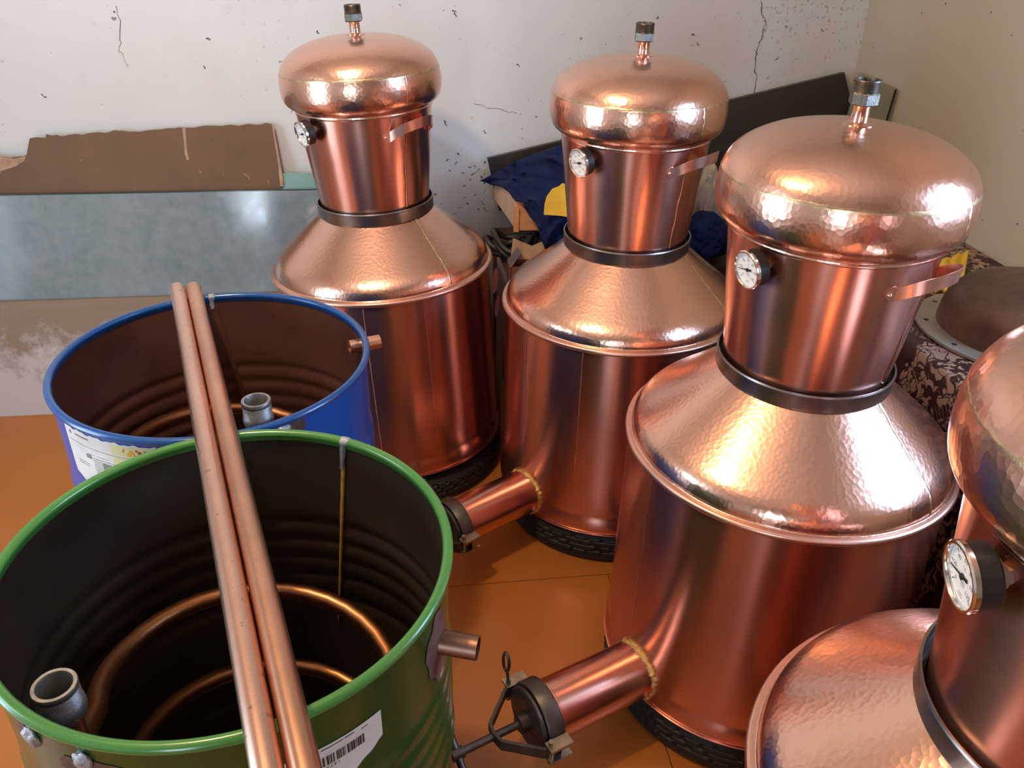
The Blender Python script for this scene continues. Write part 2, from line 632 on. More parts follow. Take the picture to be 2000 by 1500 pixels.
M['floral'] = floral()
M['flange_grey'] = simple('flange_grey', (0.42, 0.38, 0.31), 0.45, 0.4, 0.2, 18)


def old_lid():
    m, nt, b = new_mat('tarnished_copper')
    v = coords(nt)
    n = noise_tex(nt, v, 7, 6, 0.7)
    nt.links.new(ramp(nt, n, [(0.32, (0.10, 0.055, 0.034)), (0.56, (0.19, 0.105, 0.066)), (0.68, (0.34, 0.26, 0.16))]), b.inputs['Base Color'])
    b.inputs['Metallic'].default_value = 0.55
    b.inputs['Roughness'].default_value = 0.45
    return m


M['old_lid'] = old_lid()

# ------------------------------------------------------------------ the room
fl = struct(MB().box(((XL + XR) / 2, (YB + YF) / 2, -0.06), (XR - XL + 0.3, YB - YF + 0.3, 0.10)).build('floor', M['bench_wood'], smooth=0))
ys = [YF, -1.98, -0.76, 0.462, 1.682, 2.902, YB]
xs_rows = [[XL, -1.35, 1.09, XR], [XL, -0.10, XR], [XL, -1.40, 1.04, XR], [XL, -1.9, 0.54, XR], [XL, -0.95, 1.49, XR], [XL, 0.2, XR]]
for k in range(len(ys) - 1):
    xs = xs_rows[k % len(xs_rows)]
    for i in range(len(xs) - 1):
        g = 0.0012
        x0, x1, y0, y1 = xs[i] + g, xs[i + 1] - g, ys[k] + g, ys[k + 1] - g
        MB().box(((x0 + x1) / 2, (y0 + y1) / 2, -0.006), (x1 - x0, y1 - y0, 0.012)).build('floor_board', M['floor'], fl, smooth=0)
T = 0.14
wb = struct(MB().box(((XL + XR) / 2, YB + T / 2, ZC / 2), (XR - XL + 2 * T, T, ZC)).build('wall_back', M['wall_white'], smooth=0))
struct(MB().box(((XL + XR) / 2, (YB + YF) / 2, ZC + 0.05), (XR - XL + 2 * T, YB - YF + 2 * T, 0.10)).build('ceiling', M['ceiling_white'], smooth=0))


def wall_with_window(name, xw, sign, y0, y1, z0, z1, mat, n):
    """side wall with an opening; sign=+1 means the wall body lies at larger X"""
    xc = xw + sign * T / 2
    m = MB()
    m.box((xc, (YF + y0) / 2, ZC / 2), (T, y0 - YF, ZC))
    m.box((xc, (y1 + YB) / 2, ZC / 2), (T, YB - y1, ZC))
    m.box((xc, (y0 + y1) / 2, z0 / 2), (T, y1 - y0, z0))
    m.box((xc, (y0 + y1) / 2, (z1 + ZC) / 2), (T, y1 - y0, ZC - z1))
    struct(m.build(name, mat, smooth=0))
    f = MB()
    w = 0.05
    for yy in (y0 + w / 2, y1 - w / 2, (y0 + y1) / 2):
        f.box((xc, yy, (z0 + z1) / 2), (0.06, w, z1 - z0))
    for zz in (z0 + w / 2, z1 - w / 2, z0 + (z1 - z0) * 0.68):
        f.box((xc, (y0 + y1) / 2, zz), (0.055, y1 - y0, w))
    struct(f.build('window_%d' % n, M['white_lacquer'], smooth=0))


wall_with_window('wall_right', XR, 1, 0.46, 1.18, 1.10, 2.00, M['wall_cream'], 1)
wall_with_window('wall_left', XL, -1, 0.40, 1.40, 0.12, 2.12, M['wall_white'], 2)
fm_ = MB()
fx0, fx1, fz0, fz1, yc_ = -1.48, -0.82, 0.42, 1.95, YF - T / 2
fm_.box(((XL - T + fx0) / 2, yc_, ZC / 2), (fx0 - XL + T, T, ZC)).box(((fx1 + XR + T) / 2, yc_, ZC / 2), (XR + T - fx1, T, ZC))
fm_.box(((fx0 + fx1) / 2, yc_, fz0 / 2), (fx1 - fx0, T, fz0)).box(((fx0 + fx1) / 2, yc_, (fz1 + ZC) / 2), (fx1 - fx0, T, ZC - fz1))
struct(fm_.build('wall_front', M['wall_cream'], smooth=0))
fm_ = MB()
for xx in (fx0 + 0.025, fx1 - 0.025, (fx0 + fx1) / 2):
    fm_.box((xx, yc_, (fz0 + fz1) / 2), (0.05, 0.06, fz1 - fz0))
for zz in (fz0 + 0.025, fz1 - 0.025, fz0 + 0.5):
    fm_.box(((fx0 + fx1) / 2, yc_, zz), (fx1 - fx0, 0.055, 0.05))
struct(fm_.build('window_3', M['white_lacquer'], smooth=0))


def ribbon_on_wall(pxs, w, name, mat, parent):
    """ragged crack or scratch lying on the rear wall"""
    pts = [ony(p, YB - 0.0006) for p in pxs]
    fine = []
    for a, b2 in zip(pts, pts[1:]):
        for k in range(5):
            q = a.lerp(b2, k / 5)
            j = 0.004
            fine.append(Vector((q.x + random.uniform(-j, j), q.y, q.z + random.uniform(-j, j))))
    fine.append(pts[-1])
    vs, fs = [], []
    for i, p in enumerate(fine):
        t = (fine[min(i + 1, len(fine) - 1)] - fine[max(i - 1, 0)]).normalized()
        s = Vector((t.z, 0, -t.x)) * w * random.uniform(0.35, 1.0)
        vs += [p + s, p - s]
    for i in range(len(fine) - 1):
        fs.append((2 * i, 2 * i + 1, 2 * i + 3, 2 * i + 2))
    MB().add(vs, fs).build(name, mat, parent, smooth=0)


crackm = simple('crack_dark', (0.09, 0.075, 0.06), 0.9, 0, 0.3, 20)
ribbon_on_wall([(1487, 0), (1490, 28), (1495, 42), (1489, 70), (1478, 100), (1474, 130), (1477, 150), (1473, 182)], 0.0020, 'crack', crackm, wb)
ribbon_on_wall([(1492, 40), (1497, 50), (1488, 78)], 0.0014, 'crack', crackm, wb)
ribbon_on_wall([(228, 10), (236, 60), (234, 100), (250, 132)], 0.0012, 'crack', crackm, wb)
ribbon_on_wall([(925, 205), (965, 212), (1010, 222)], 0.0009, 'crack', crackm, wb)
for (a, b2) in (((403, 73), (409, 79)), ((398, 130), (401, 134)), ((80, 186), (91, 189)), ((620, 60), (622, 66)), ((1009, 126), (1014, 131)),
                ((885, 19), (892, 33)), ((945, 256), (949, 259)), ((868, 238), (873, 244)), ((1352, 66), (1356, 70)), ((1362, 84), (1366, 87))):
    ribbon_on_wall([a, b2], 0.0024, 'paint_chip', crackm, wb)
# scuffed plaster low on the wall between the pots
for k in range(26):
    x, y = random.uniform(868, 950), random.uniform(300, 428)
    ribbon_on_wall([(x, y), (x + random.uniform(-7, 7), y + random.uniform(-3, 6))], random.uniform(0.001, 0.0025), 'scuff', crackm, wb)

# ------------------------------------------------------------------ copper stills
POT = [(0.0, 0.112), (0.30, 0.112), (0.322, 0.115), (0.327, 0.121), (0.3275, 0.135), (0.3262, 0.150), (0.3235, 0.162), (0.3225, 0.172),
       (0.3232, 0.19), (0.3228, 0.30), (0.3215, 0.50), (0.3205, 0.66), (0.3205, 0.684)]
SHOULDER = [(0.3205, 0.680), (0.3270, 0.6805), (0.3305, 0.684), (0.3308, 0.6885), (0.3285, 0.6925), (0.3215, 0.694), (0.3175, 0.696),
            (0.3165, 0.704), (0.3130, 0.716), (0.3060, 0.728), (0.2950, 0.740), (0.2800, 0.7525), (0.2580, 0.770), (0.2300, 0.7925),
            (0.2000, 0.8175), (0.1750, 0.8385), (0.1600, 0.852), (0.1560, 0.862)]
LIP = SHOULDER[:6]
CONE = SHOULDER[5:]
BAND = [(0.158, 0.852), (0.1660, 0.852), (0.1672, 0.855), (0.1672, 0.879), (0.1684, 0.883), (0.1672, 0.8855), (0.1645, 0.8855), (0.1630, 0.872)]
COLUMN = [(0.1540, 0.856), (0.1565, 0.885), (0.1640, 0.950), (0.1730, 1.030), (0.1815, 1.105), (0.1862, 1.146)]
DOME_LOW = [(0.1846, 1.138), (0.1872, 1.1395), (0.1882, 1.1430), (0.1878, 1.1465), (0.1890, 1.1500), (0.1960, 1.1530), (0.2050, 1.1600), (0.2122, 1.1710),
            (0.2160, 1.1865), (0.2171, 1.2040), (0.2162, 1.2220), (0.2130, 1.2400)]
DOME_CAP = [(0.2130, 1.2400), (0.2072, 1.2545), (0.1985, 1.2680), (0.1855, 1.2805), (0.1680, 1.2920), (0.1460, 1.3025), (0.1200, 1.3110),
            (0.0900, 1.3175), (0.0600, 1.3215), (0.0300, 1.3235), (0.0, 1.324)]


def smooth_profile(p, n=3):
    """Catmull-Rom refinement of a profile"""
    out = []
    for i in range(len(p) - 1):
        p0, p1, p2, p3 = p[max(i - 1, 0)], p[i], p[i + 1], p[min(i + 2, len(p) - 1)]
        for k in range(n):
            t = k / n
            out.append(tuple(0.5 * ((2 * p1[j]) + (-p0[j] + p2[j]) * t + (2 * p0[j] - 5 * p1[j] + 4 * p2[j] - p3[j]) * t * t
                                    + (-p0[j] + 3 * p1[j] - 3 * p2[j] + p3[j]) * t ** 3) for j in range(2)))
    out.append(p[-1])
    return [(max(r, 0.0), z) for r, z in out]


def wavy(amp, seed):
    def f(r, z, a, k):
        q = noise.noise(Vector((math.cos(a) * 2.2 + seed, math.sin(a) * 2.2, z * 9)))
        return r + amp * q, z + amp * 0.5 * q
    return f


def interp(prof, z):
    for (r0, z0), (r1, z1) in zip(prof, prof[1:]):
        if min(z0, z1) <= z <= max(z0, z1) and z1 != z0:
            return r0 + (r1 - r0) * (z - z0) / (z1 - z0)
    return prof[-1][0]


def seam_strip(prof, w, seed, lift=0.0010, twist=0.0):
    """ragged brazed seam running up a profile at azimuth 0 (+X)"""
    rnd = random.Random(seed)
    pr = smooth_profile(prof, 4)
    vs, fs = [], []
    n = len(pr)
    for i, (r, z) in enumerate(pr):
        if r < 0.02:
            break
        c = twist * i / n / max(r, 0.05) + rnd.uniform(-0.2, 0.2) * w / r
        h0 = w * rnd.uniform(0.5, 1.1) / r
        h1 = w * rnd.uniform(0.5, 1.1) / r
        for a, l in ((c - h0, 0.0002), (c - h0 * 0.5, lift), (c + h1 * 0.5, lift), (c + h1, 0.0002)):
            vs.append(((r + l) * math.cos(a), (r + l) * math.sin(a), z + l * 0.6))
    m = len(vs) // 4
    for i in range(m - 1):
        for k in range(3):
            fs.append((4 * i + k, 4 * i + k + 1, 4 * i + k + 5, 4 * i + k + 4))
    return MB().add(vs, fs)


def ring_seam(prof, z0, w, seed):
    """ragged brass ring around the dome with the tab shapes of the joint"""
    rnd = random.Random(seed)
    n = 220
    vs, fs = [], []
    tabs = [rnd.uniform(0, 2 * PI) for _ in range(16)]
    for i in range(n):
        a = 2 * PI * i / n
        ext = w * rnd.uniform(0.5, 1.1)
        for t in tabs:
            d = abs((a - t + PI) % (2 * PI) - PI) * 0.21
            if d < 0.009:
                ext = max(ext, math.sqrt(max(0, 0.009 ** 2 - d * d)) * 1.1)
        for z, l in ((z0 - w * rnd.uniform(0.2, 0.5), 0.0002), (z0, 0.00035), (z0 + ext * 0.55, 0.00035), (z0 + ext * 0.75, 0.0001)):
            r = interp(prof, z)
            vs.append(((r + l) * math.cos(a), (r + l) * math.sin(a), z + l * 0.5))
    for i in range(n):
        j = (i + 1) % n
        for k in range(3):
            fs.append((4 * i + k, 4 * j + k, 4 * j + k + 1, 4 * i + k + 1))
    return MB().add(vs, fs)


SEG = 128
me_pot = MB().lathe(smooth_profile(POT, 2), SEG, warp=lambda r, z, a, k: (r + (0.0009 * noise.noise(Vector((math.cos(a) * 3, math.sin(a) * 3, z * 5))) if r > 0.25 else 0), z)).mesh('pot', M['copper_smooth'], 50)
me_lip = MB().lathe(smooth_profile(LIP, 2), SEG, warp=wavy(0.0010, 3)).mesh('lip', M['copper_lip'], 60)
me_cone = MB().lathe(smooth_profile(CONE, 4), SEG, warp=wavy(0.0010, 3)).mesh('shoulder', M['copper_hammered'], 60)
me_band = MB().lathe(BAND, 96).mesh('collar_band', M['steel_band'], 40)
me_col = MB().lathe(smooth_profile(COLUMN, 4), 112, warp=wavy(0.0007, 8)).mesh('column', M['copper_smooth'], 60)
me_dlow = MB().lathe(smooth_profile(DOME_LOW, 4), 112, warp=wavy(0.0008, 5)).mesh('dome_bowl', M['copper_hammered'], 70)
me_dcap = MB().lathe(smooth_profile(DOME_CAP, 4), 112, warp=wavy(0.0008, 5)).mesh('dome_cap', M['copper_hammered'], 70)
me_ring = ring_seam(DOME_LOW[6:] + DOME_CAP[1:], 1.2385, 0.0070, 4).mesh('dome_seam', M['brass_seam'], 70)
me_seam_col = seam_strip(COLUMN[1:], 0.0040, 5, 0.0018).mesh('column_seam', M['copper_bright'], 70)
me_seam_dome = seam_strip(DOME_LOW[4:], 0.0042, 9).mesh('bowl_seam', M['brass_seam'], 70)
me_seam_cone = seam_strip(CONE[1:-1], 0.0050, 11, twist=0.02).mesh('shoulder_seam', M['brass_seam'], 70)
me_seam_pot = seam_strip([(0.3232, 0.18), (0.3228, 0.30), (0.3222, 0.40), (0.3215, 0.50), (0.321, 0.60), (0.3205, 0.676)], 0.0016, 13, 0.0006).mesh('pot_seam', M['copper_strap'], 70)

me_nipple = MB().lathe([(0.0, 1.322), (0.026, 1.3222), (0.026, 1.3245), (0.0175, 1.3262), (0.0148, 1.328), (0.0142, 1.336), (0.0142, 1.352), (0.0165, 1.3555), (0.0165, 1.360), (0.0, 1.360)], 32).mesh('nipple', M['copper_bright'], 35)


def hexnut_mesh():
    m = MB()
    n = 6
    pr = [(0.0120, 1.355), (0.0225, 1.355), (0.0245, 1.3575), (0.0245, 1.3735), (0.0225, 1.376), (0.0120, 1.376)]
    m.lathe(pr, n)
    th = [(0.0215, 1.374)]
    z = 1.376
    while z < 1.392:
        th += [(0.0222, z), (0.0212, z + 0.0012)]
        z += 0.0024
    th += [(0.0222, 1.3935), (0.0215, 1.3955), (0.0172, 1.3955), (0.0165, 1.392), (0.0165, 1.372), (0.0, 1.372)]
    m.lathe(th, 36)
    return m.mesh('union_nut', M['old_brass'], 30)


me_nut = hexnut_mesh()

# thermometer, facing +X, origin on the column axis
TZ = 1.113
TR = interp(COLUMN, TZ)


def xlathe(prof, n=40):
    """profile (r, x) revolved around the X axis at height TZ"""
    m = MB().lathe(prof, n)
    m.v = [(z, x, y + TZ) for (x, y, z) in m.v]
    return m


me_stem = xlathe([(0.0, TR - 0.02), (0.011, TR - 0.02), (0.011, TR + 0.004), (0.016, TR + 0.004), (0.016, TR + 0.010), (0.010, TR + 0.010), (0.010, TR + 0.016), (0, TR + 0.016)], 6).mesh('thermometer_stem', M['steel_band'], 30)
FX = TR + 0.040
me_case = xlathe([(0.0, TR + 0.013), (0.029, TR + 0.013), (0.0320, TR + 0.016), (0.0325, FX - 0.004), (0.0, FX - 0.004)], 48).mesh('case', M['black_plastic'], 35)
me_bezel = xlathe([(0.0318, FX - 0.006), (0.0340, FX - 0.005), (0.0343, FX), (0.0330, FX + 0.0018), (0.0305, FX + 0.0018), (0.0292, FX - 0.0005), (0.0290, FX - 0.003)], 48).mesh('bezel', M['chrome'], 35)
me_dial = xlathe([(0.0, FX - 0.0034), (0.0295, FX - 0.0034), (0.0300, FX - 0.0046), (0.0, FX - 0.0046)], 48).mesh('dial', M['dial_white'], 35)


def dial_marks():
    m = MB()
    x = FX - 0.0033
    sc = 0.0295

    def put(vs, fs, cy, cz):
        # text plane (tx, ty) -> face seen from +X : right = +Y, up = +Z
        m.add([(x, cy + a, TZ + cz + b) for a, b, _ in vs], fs)

    def ang(t):
        return R(225 - 270 * t / 120)

    for t in range(0, 121, 5):
        a = ang(t)
        # the right-hand side of the face is +Y for a viewer looking along -X
        l = 0.17 if t % 20 == 0 else 0.09
        w = 0.020 if t % 20 == 0 else 0.010
        c, s = math.cos(a), math.sin(a)
        pts = [((0.90) * c - w * s, 0.90 * s + w * c), (0.90 * c + w * s, 0.90 * s - w * c),
               ((0.90 - l) * c + w * s, (0.90 - l) * s - w * c), ((0.90 - l) * c - w * s, (0.90 - l) * s + w * c)]
        m.add([(x, p * sc, TZ + q * sc) for p, q in pts], [(0, 1, 2, 3)])
    for t in range(0, 121, 20):
        a = ang(t)
        vs, fs = text_mesh(str(t), 0.0068)
        put(vs, fs, math.cos(a) * 0.60 * sc, math.sin(a) * 0.60 * sc)
    vs, fs = text_mesh('°C', 0.0056)
    put(vs, fs, 0.0, 0.29 * sc)
    for (cy, cz, w, h) in ((0.02, -0.26, 0.32, 0.030), (0.04, -0.36, 0.24, 0.022), (0.0, -0.70, 0.26, 0.028), (-0.02, -0.80, 0.36, 0.022)):
        m.add([(x, (cy + a * w / 2) * sc, TZ + (cz + b * h / 2) * sc) for a, b in ((-1, -1), (1, -1), (1, 1), (-1, 1))], [(0, 1, 2, 3)])
    return m.mesh('dial_print', M['black_print'], 0)


me_marks = dial_marks()


def needle():
    a = R(225 - 270 * 14.5 / 120)
    c, s = math.cos(a), math.sin(a)
    L0, L1 = 0.0255, -0.0100
    m = MB()
    poly = [(L0, 0.0004), (L0, -0.0004), (0.0, -0.0011), (-0.004, -0.0016), (L1, -0.0019), (L1, 0.0019), (-0.004, 0.0016), (0.0, 0.0011)]
    poly = [(p * c - q * s, p * s + q * c) for p, q in poly]
    m.prism(poly, (0, 1, 0), (0, 0, 1), (1, 0, 0), (FX - 0.0026, 0, TZ), 0.0006)
    hub = MB().lathe([(0, 0.0), (0.0033, 0.0), (0.0033, 0.0018), (0, 0.0018)], 16)
    m.add([(FX - 0.0026 + z, x, TZ + y) for x, y, z in hub.v], hub.f)
    return m.mesh('needle', M['black_print'], 0)


me_needle = needle()

for me in (me_stem, me_case, me_bezel, me_dial, me_marks, me_needle):
    # the fitting is square to the flaring column, so the face looks slightly down
    me.transform(Matrix.Translation((TR, 0, TZ)) @ Matrix.Rotation(R(-14), 4, 'Z') @ Matrix.Rotation(R(8), 4, 'Y') @ Matrix.Translation((-TR, 0, -TZ)))

# strap handle centred on azimuth 0
HZ = 1.090
HR = interp(COLUMN, HZ)


def strap(path, w, th, slope):
    """flat strap along (r, azimuth) path, width w along the column slope"""
    n = len(path)
    vs, fs = [], []
    pts = [Vector((r * math.cos(a), r * math.sin(a), HZ + 0.75 * max(0, r - HR - 0.0014))) for r, a in path]
    for i, p in enumerate(pts):
        t = (pts[min(i + 1, n - 1)] - pts[max(i - 1, 0)]).normalized()
        out = Vector((t.y, -t.x, 0)).normalized()
        if out.dot(Vector((p.x, p.y, 0))) < 0:
            out = -out
        upv = Vector((0, 0, 1)) + Vector((p.x, p.y, 0)).normalized() * slope
        ww = w if 1 < i < n - 2 else (w * 0.5 if i in (1, n - 2) else w * 0.12)
        for dz, do in ((-ww / 2, 0), (ww / 2, 0), (ww / 2, th), (-ww / 2, th)):
            vs.append(p + upv * dz + out * do)
    for i in range(n - 1):
        for k in range(4):
            q = (k + 1) % 4
            fs.append((4 * i + k, 4 * i + q, 4 * i + 4 + q, 4 * i + 4 + k))
    fs += [(3, 2, 1, 0), (4 * n - 4, 4 * n - 3, 4 * n - 2, 4 * n - 1)]
    return MB().add(vs, fs)


half = [(HR + 0.0006, 33.5), (HR + 0.0006, 32), (HR + 0.0006, 29.5), (HR + 0.0014, 26.8), (HR + 0.008, 25.2), (HR + 0.0185, 22), (HR + 0.028, 18), (HR + 0.035, 14), (HR + 0.041, 9), (HR + 0.0445, 4.5), (HR + 0.045, 0)]
path = [(r, -R(a * 0.87)) for r, a in half] + [(r, R(a * 0.87)) for r, a in reversed(half[:-1])]
me_handle = strap(path, 0.027, 0.0018, 0.11).mesh('handle', M['copper_strap'], 30)
me_rivets = []
for sgn in (-1, 1):
    a = sgn * R(31 * 0.87)
    b0 = MB().lathe([(0, 0.003), (0.0022, 0.0026), (0.0038, 0.0012), (0.0042, -0.001), (0, -0.001)], 14)
    rv_m = Matrix.Rotation(a, 3, 'Z') @ Matrix.Rotation(PI / 2, 3, 'Y')
    b0.v = [tuple(rv_m @ Vector(p) + Vector(((HR + 0.003) * math.cos(a), (HR + 0.003) * math.sin(a), HZ))) for p in b0.v]
    me_rivets.append(b0.mesh('rivet', M['copper_bright'], 50))

# drain pipe along +X
DZ, DRr = 0.170, 0.0640
PX0, PX1 = 0.300, 0.560


def xtube(m, prof, n=48, z=DZ):
    b0 = MB().lathe(prof, n)
    m.add([(q, x, z + y) for x, y, q in b0.v], b0.f)
    return m


me_drain = xtube(MB(), [(DRr - 0.003, PX0), (DRr, PX0), (DRr, PX1 - 0.012), (DRr + 0.0025, PX1 - 0.010), (DRr + 0.0025, PX1 - 0.004), (DRr, PX1), (DRr - 0.003, PX1)], 56).mesh('drain_pipe', M['copper_drain'], 40)


def weld_bead():
    rnd = random.Random(3)
    m = MB()
    n = 96
    vs, fs = [], []
    for i in range(n):
        a = 2 * PI * i / n
        y, z = DRr * math.cos(a), DRr * math.sin(a)
        x0 = math.sqrt(max(0.3232 ** 2 - y * y, 0))
        wob = rnd.uniform(0.75, 1.25)
        for k in range(8):
            b = 2 * PI * k / 8
            rr = 0.0080 * wob * rnd.uniform(0.7, 1.2)
            x = x0 + 0.002 + rr * 1.25 * math.cos(b)
            ra = DRr + 0.0005 + rr * 0.75 * math.sin(b)
            vs.append((x, ra * math.cos(a), DZ + ra * math.sin(a)))
    for i in range(n):
        j = (i + 1) % n
        for k in range(8):
            q = (k + 1) % 8
            fs.append((8 * i + k, 8 * j + k, 8 * j + q, 8 * i + q))
    return m.add(vs, fs).mesh('weld_bead', M['braze_gold'], 60)


me_bead = weld_bead()
me_clamp = xtube(MB(), [(DRr + 0.001, PX1 - 0.004), (DRr + 0.0095, PX1 - 0.004), (DRr + 0.0125, PX1 - 0.001), (DRr + 0.0125, PX1 + 0.030), (DRr + 0.0105, PX1 + 0.033), (DRr + 0.001, PX1 + 0.033)], 56).mesh('clamp_ring', M['dark_steel'], 35)
me_plate = xtube(MB(), [(0, PX1 + 0.034), (DRr + 0.004, PX1 + 0.034), (DRr + 0.006, PX1 + 0.036), (DRr + 0.006, PX1 + 0.042), (DRr + 0.003, PX1 + 0.0445), (0.020, PX1 + 0.0445), (0.020, PX1 + 0.064), (0.017, PX1 + 0.066), (0, PX1 + 0.066)], 48).mesh('end_plate', M['dark_steel'], 35)


def bridge():
    m = MB()
    # bent flat bar lying in the horizontal plane through the screw
    pts = [(PX1 + 0.028, -0.084), (PX1 + 0.050, -0.082), (PX1 + 0.118, -0.024), (PX1 + 0.122, 0.0), (PX1 + 0.118, 0.024), (PX1 + 0.052, 0.082), (PX1 + 0.028, 0.084)]
    n = len(pts)
    vs, fs = [], []
    P = [Vector((a, b, DZ)) for a, b in pts]
    for i, p in enumerate(P):
        t = (P[min(i + 1, n - 1)] - P[max(i - 1, 0)]).normalized()
        o = Vector((t.y, -t.x, 0)) * 0.0035
        for dz, s in ((-0.013, -1), (0.013, -1), (0.013, 1), (-0.013, 1)):
            vs.append(p + Vector((0, 0, dz)) + o * s)
    for i in range(n - 1):
        for k in range(4):
            q = (k + 1) % 4
            fs.append((4 * i + k, 4 * i + q, 4 * i + 4 + q, 4 * i + 4 + k))
    fs += [(3, 2, 1, 0), (4 * n - 4, 4 * n - 3, 4 * n - 2, 4 * n - 1)]
    return m.add(vs, fs).mesh('bridge_bar', M['dark_steel'], 20)


me_bridge = bridge()
me_lugs = []
for sgn in (-1, 1):
    me_lugs.append(MB().box((PX1 + 0.022, sgn * 0.088, DZ + 0.017), (0.052, 0.026, 0.007)).box((PX1 + 0.022, sgn * 0.088, DZ - 0.017), (0.052, 0.026, 0.007))
                   .box((PX1 + 0.008, sgn * 0.083, DZ), (0.020, 0.020, 0.030)).mesh('clamp_lug', M['zinc_steel'], 20))
me_screw = MB().tube([(PX1 + 0.060, 0, DZ), (PX1 + 0.205, 0, DZ)], 0.0085, 14).mesh('screw_rod', M['dark_steel'], 40)
me_tbar = MB().tube([(PX1 + 0.203, -0.052, DZ + 0.030), (PX1 + 0.205, 0, DZ), (PX1 + 0.207, 0.052, DZ - 0.030)], 0.0078, 14).tube([(PX1 + 0.192, 0, DZ), (PX1 + 0.217, 0, DZ)], 0.0125, 14).mesh('tee_handle', M['dark_steel'], 40)
pin = MB().tube([(PX1 + 0.040, -0.087, DZ - 0.030), (PX1 + 0.040, -0.087, DZ + 0.028)], 0.0052, 12)
loop = [(PX1 + 0.040, -0.087, DZ + 0.026), (PX1 + 0.043, -0.088, DZ + 0.060)]
for k in range(0, 13):
    a = -PI / 2 + 2 * PI * k / 12
    loop.append((PX1 + 0.045 + 0.0015 * math.cos(a), -0.089 - 0.010 * math.cos(a), DZ + 0.086 + 0.027 * math.sin(a)))
pin.tube(loop, 0.0034, 10)
me_pin = pin.mesh('eye_pin', M['dark_steel'], 40)
me_bolt = MB().tube([(PX1 + 0.040, 0.087, DZ - 0.030), (PX1 + 0.040, 0.087, DZ + 0.034)], 0.0058, 14).mesh('hinge_bolt', M['zinc_steel'], 40)


def make_still(label, x, y, tilt, az_therm, az_handle, az_colseam, az_seam_cone, az_drain, az_potseam):
    t = thing('copper_still', label, 'still', (x, y, 0), (-tilt[1], tilt[0], 0), 'copper pot stills')
    pot = link('pot', me_pot, t)
    for a in az_potseam:
        link('pot_seam', me_seam_pot, pot, rot=(0, 0, R(a)))
    sh = link('shoulder', me_cone, t)
    link('lip', me_lip, sh)
    link('shoulder_seam', me_seam_cone, sh, rot=(0, 0, R(az_seam_cone)))
    link('collar_band', me_band, t)
    c = link('column', me_col, t)
    link('column_seam', me_seam_col, c, rot=(0, 0, R(az_colseam)))
    d = link('dome', me_dcap, t)
    link('dome_bowl', me_dlow, d)
    link('dome_seam', me_ring, d, rot=(0, 0, R(az_seam_cone * 1.7)))
    link('bowl_seam', me_seam_dome, d, rot=(0, 0, R(az_colseam)))
    sp = link('spout', me_nipple, t)
    link('union_nut', me_nut, sp, rot=(0, 0, R(az_handle + 10)))
    th = link('thermometer', me_case, t, rot=(0, 0, R(az_therm + 2)))
    for nm, me in (('stem', me_stem), ('bezel', me_bezel), ('dial', me_dial), ('dial_print', me_marks), ('needle', me_needle)):
        link(nm, me, th)
    for a in (az_handle,):
        h = link('handle', me_handle, t, rot=(0, 0, R(a)))
        for me in me_rivets:
            link('rivet', me, h)
    dr = link('drain_pipe', me_drain, t, rot=(0, 0, R(az_drain)))
    for nm, me in (('weld_bead', me_bead), ('clamp_ring', me_clamp), ('end_plate', me_plate), ('bridge_bar', me_bridge), ('clamp_lug', me_lugs[0]), ('clamp_lug', me_lugs[1]),
                   ('screw_rod', me_screw), ('tee_handle', me_tbar), ('eye_pin', me_pin), ('hinge_bolt', me_bolt)):
        link(nm, me, dr)
    return t


STILLS = [
    (-0.009, 2.356, (-0.058, 0.017), -137, -46, -56, -54, -150, (-70, -100)),
    (0.610, 2.034, (-0.009, -0.003), -141, -51, -62, -43, -150, (-153, -121)),
    (0.776, 1.332, (-0.001, -0.006), -153, -57, -56, -62, -158, (-164,)),
    (0.720, 0.502, (-0.003, 0.002), -179, -80, -80, -62, -160, (-164,)),
]
SLAB = ['leaning copper still with mushroom dome, behind the blue drum',
        'copper still with mushroom dome in front of the navy blue cloth',
        'copper still beside the floral tablecloth, drain pipe ending in a T-handled clamp',
        'copper still that partly hides the flange of the tarnished copper cover']
for lab, s in zip(SLAB, STILLS):
    make_still(lab, *s)


# ------------------------------------------------------------------ tyres under the stills
def tyre_mesh():
    prof = []
    ro, ri, h = 0.323, 0.190, 0.1116
    body = [(ri + 0.006, 0.020), (ri + 0.020, 0.008), (0.250, 0.0), (0.295, 0.001), (0.3135, 0.008), (0.3195, 0.021)]
    top = [(r, h - z) for r, z in reversed(body)]
    tread = []
    z = 0.028
    while z < h - 0.027:
        tread.append((ro, z))
        z += 0.0035
    prof = body + tread + top + [(ri, h - 0.030), (ri, 0.030), body[0]]
    nb = len(body)
    nt_ = len(tread)

    def warp(r, z, a, k):
        if nb <= k < nb + nt_:
            i = k - nb
            groove = (i % 5 == 0)
            cell = int(a / (2 * PI) * 288)
            cross = (cell + (i // 5) * 2) % 6 == 0
            if groove or cross:
                return r - 0.0055, z
        return r, z
    return MB().lathe(prof, 288, warp=warp).mesh('tyre', M['rubber'], 25)


me_tyre = tyre_mesh()
TLAB = ['black car tyre lying flat under the leaning still behind the blue drum', 'black car tyre lying flat under the still before the blue cloth',
        'black car tyre lying flat under the still with the T-handled drain clamp', 'black car tyre lying flat under the still that partly hides the copper cover']
for lab, s in zip(TLAB, STILLS):
    o = link('tyre', me_tyre, None, (s[0], s[1], 0.0))
    if s[2][0] < -0.05:
        o.scale.z = 0.86
    tag(o, lab, 'tyre', 'tyres under the stills')

# ------------------------------------------------------------------ drums
GC, BC = (-0.241, 0.865), (-0.360, 1.454)
RIBS = (0.62, 0.655, 0.69, 0.725)


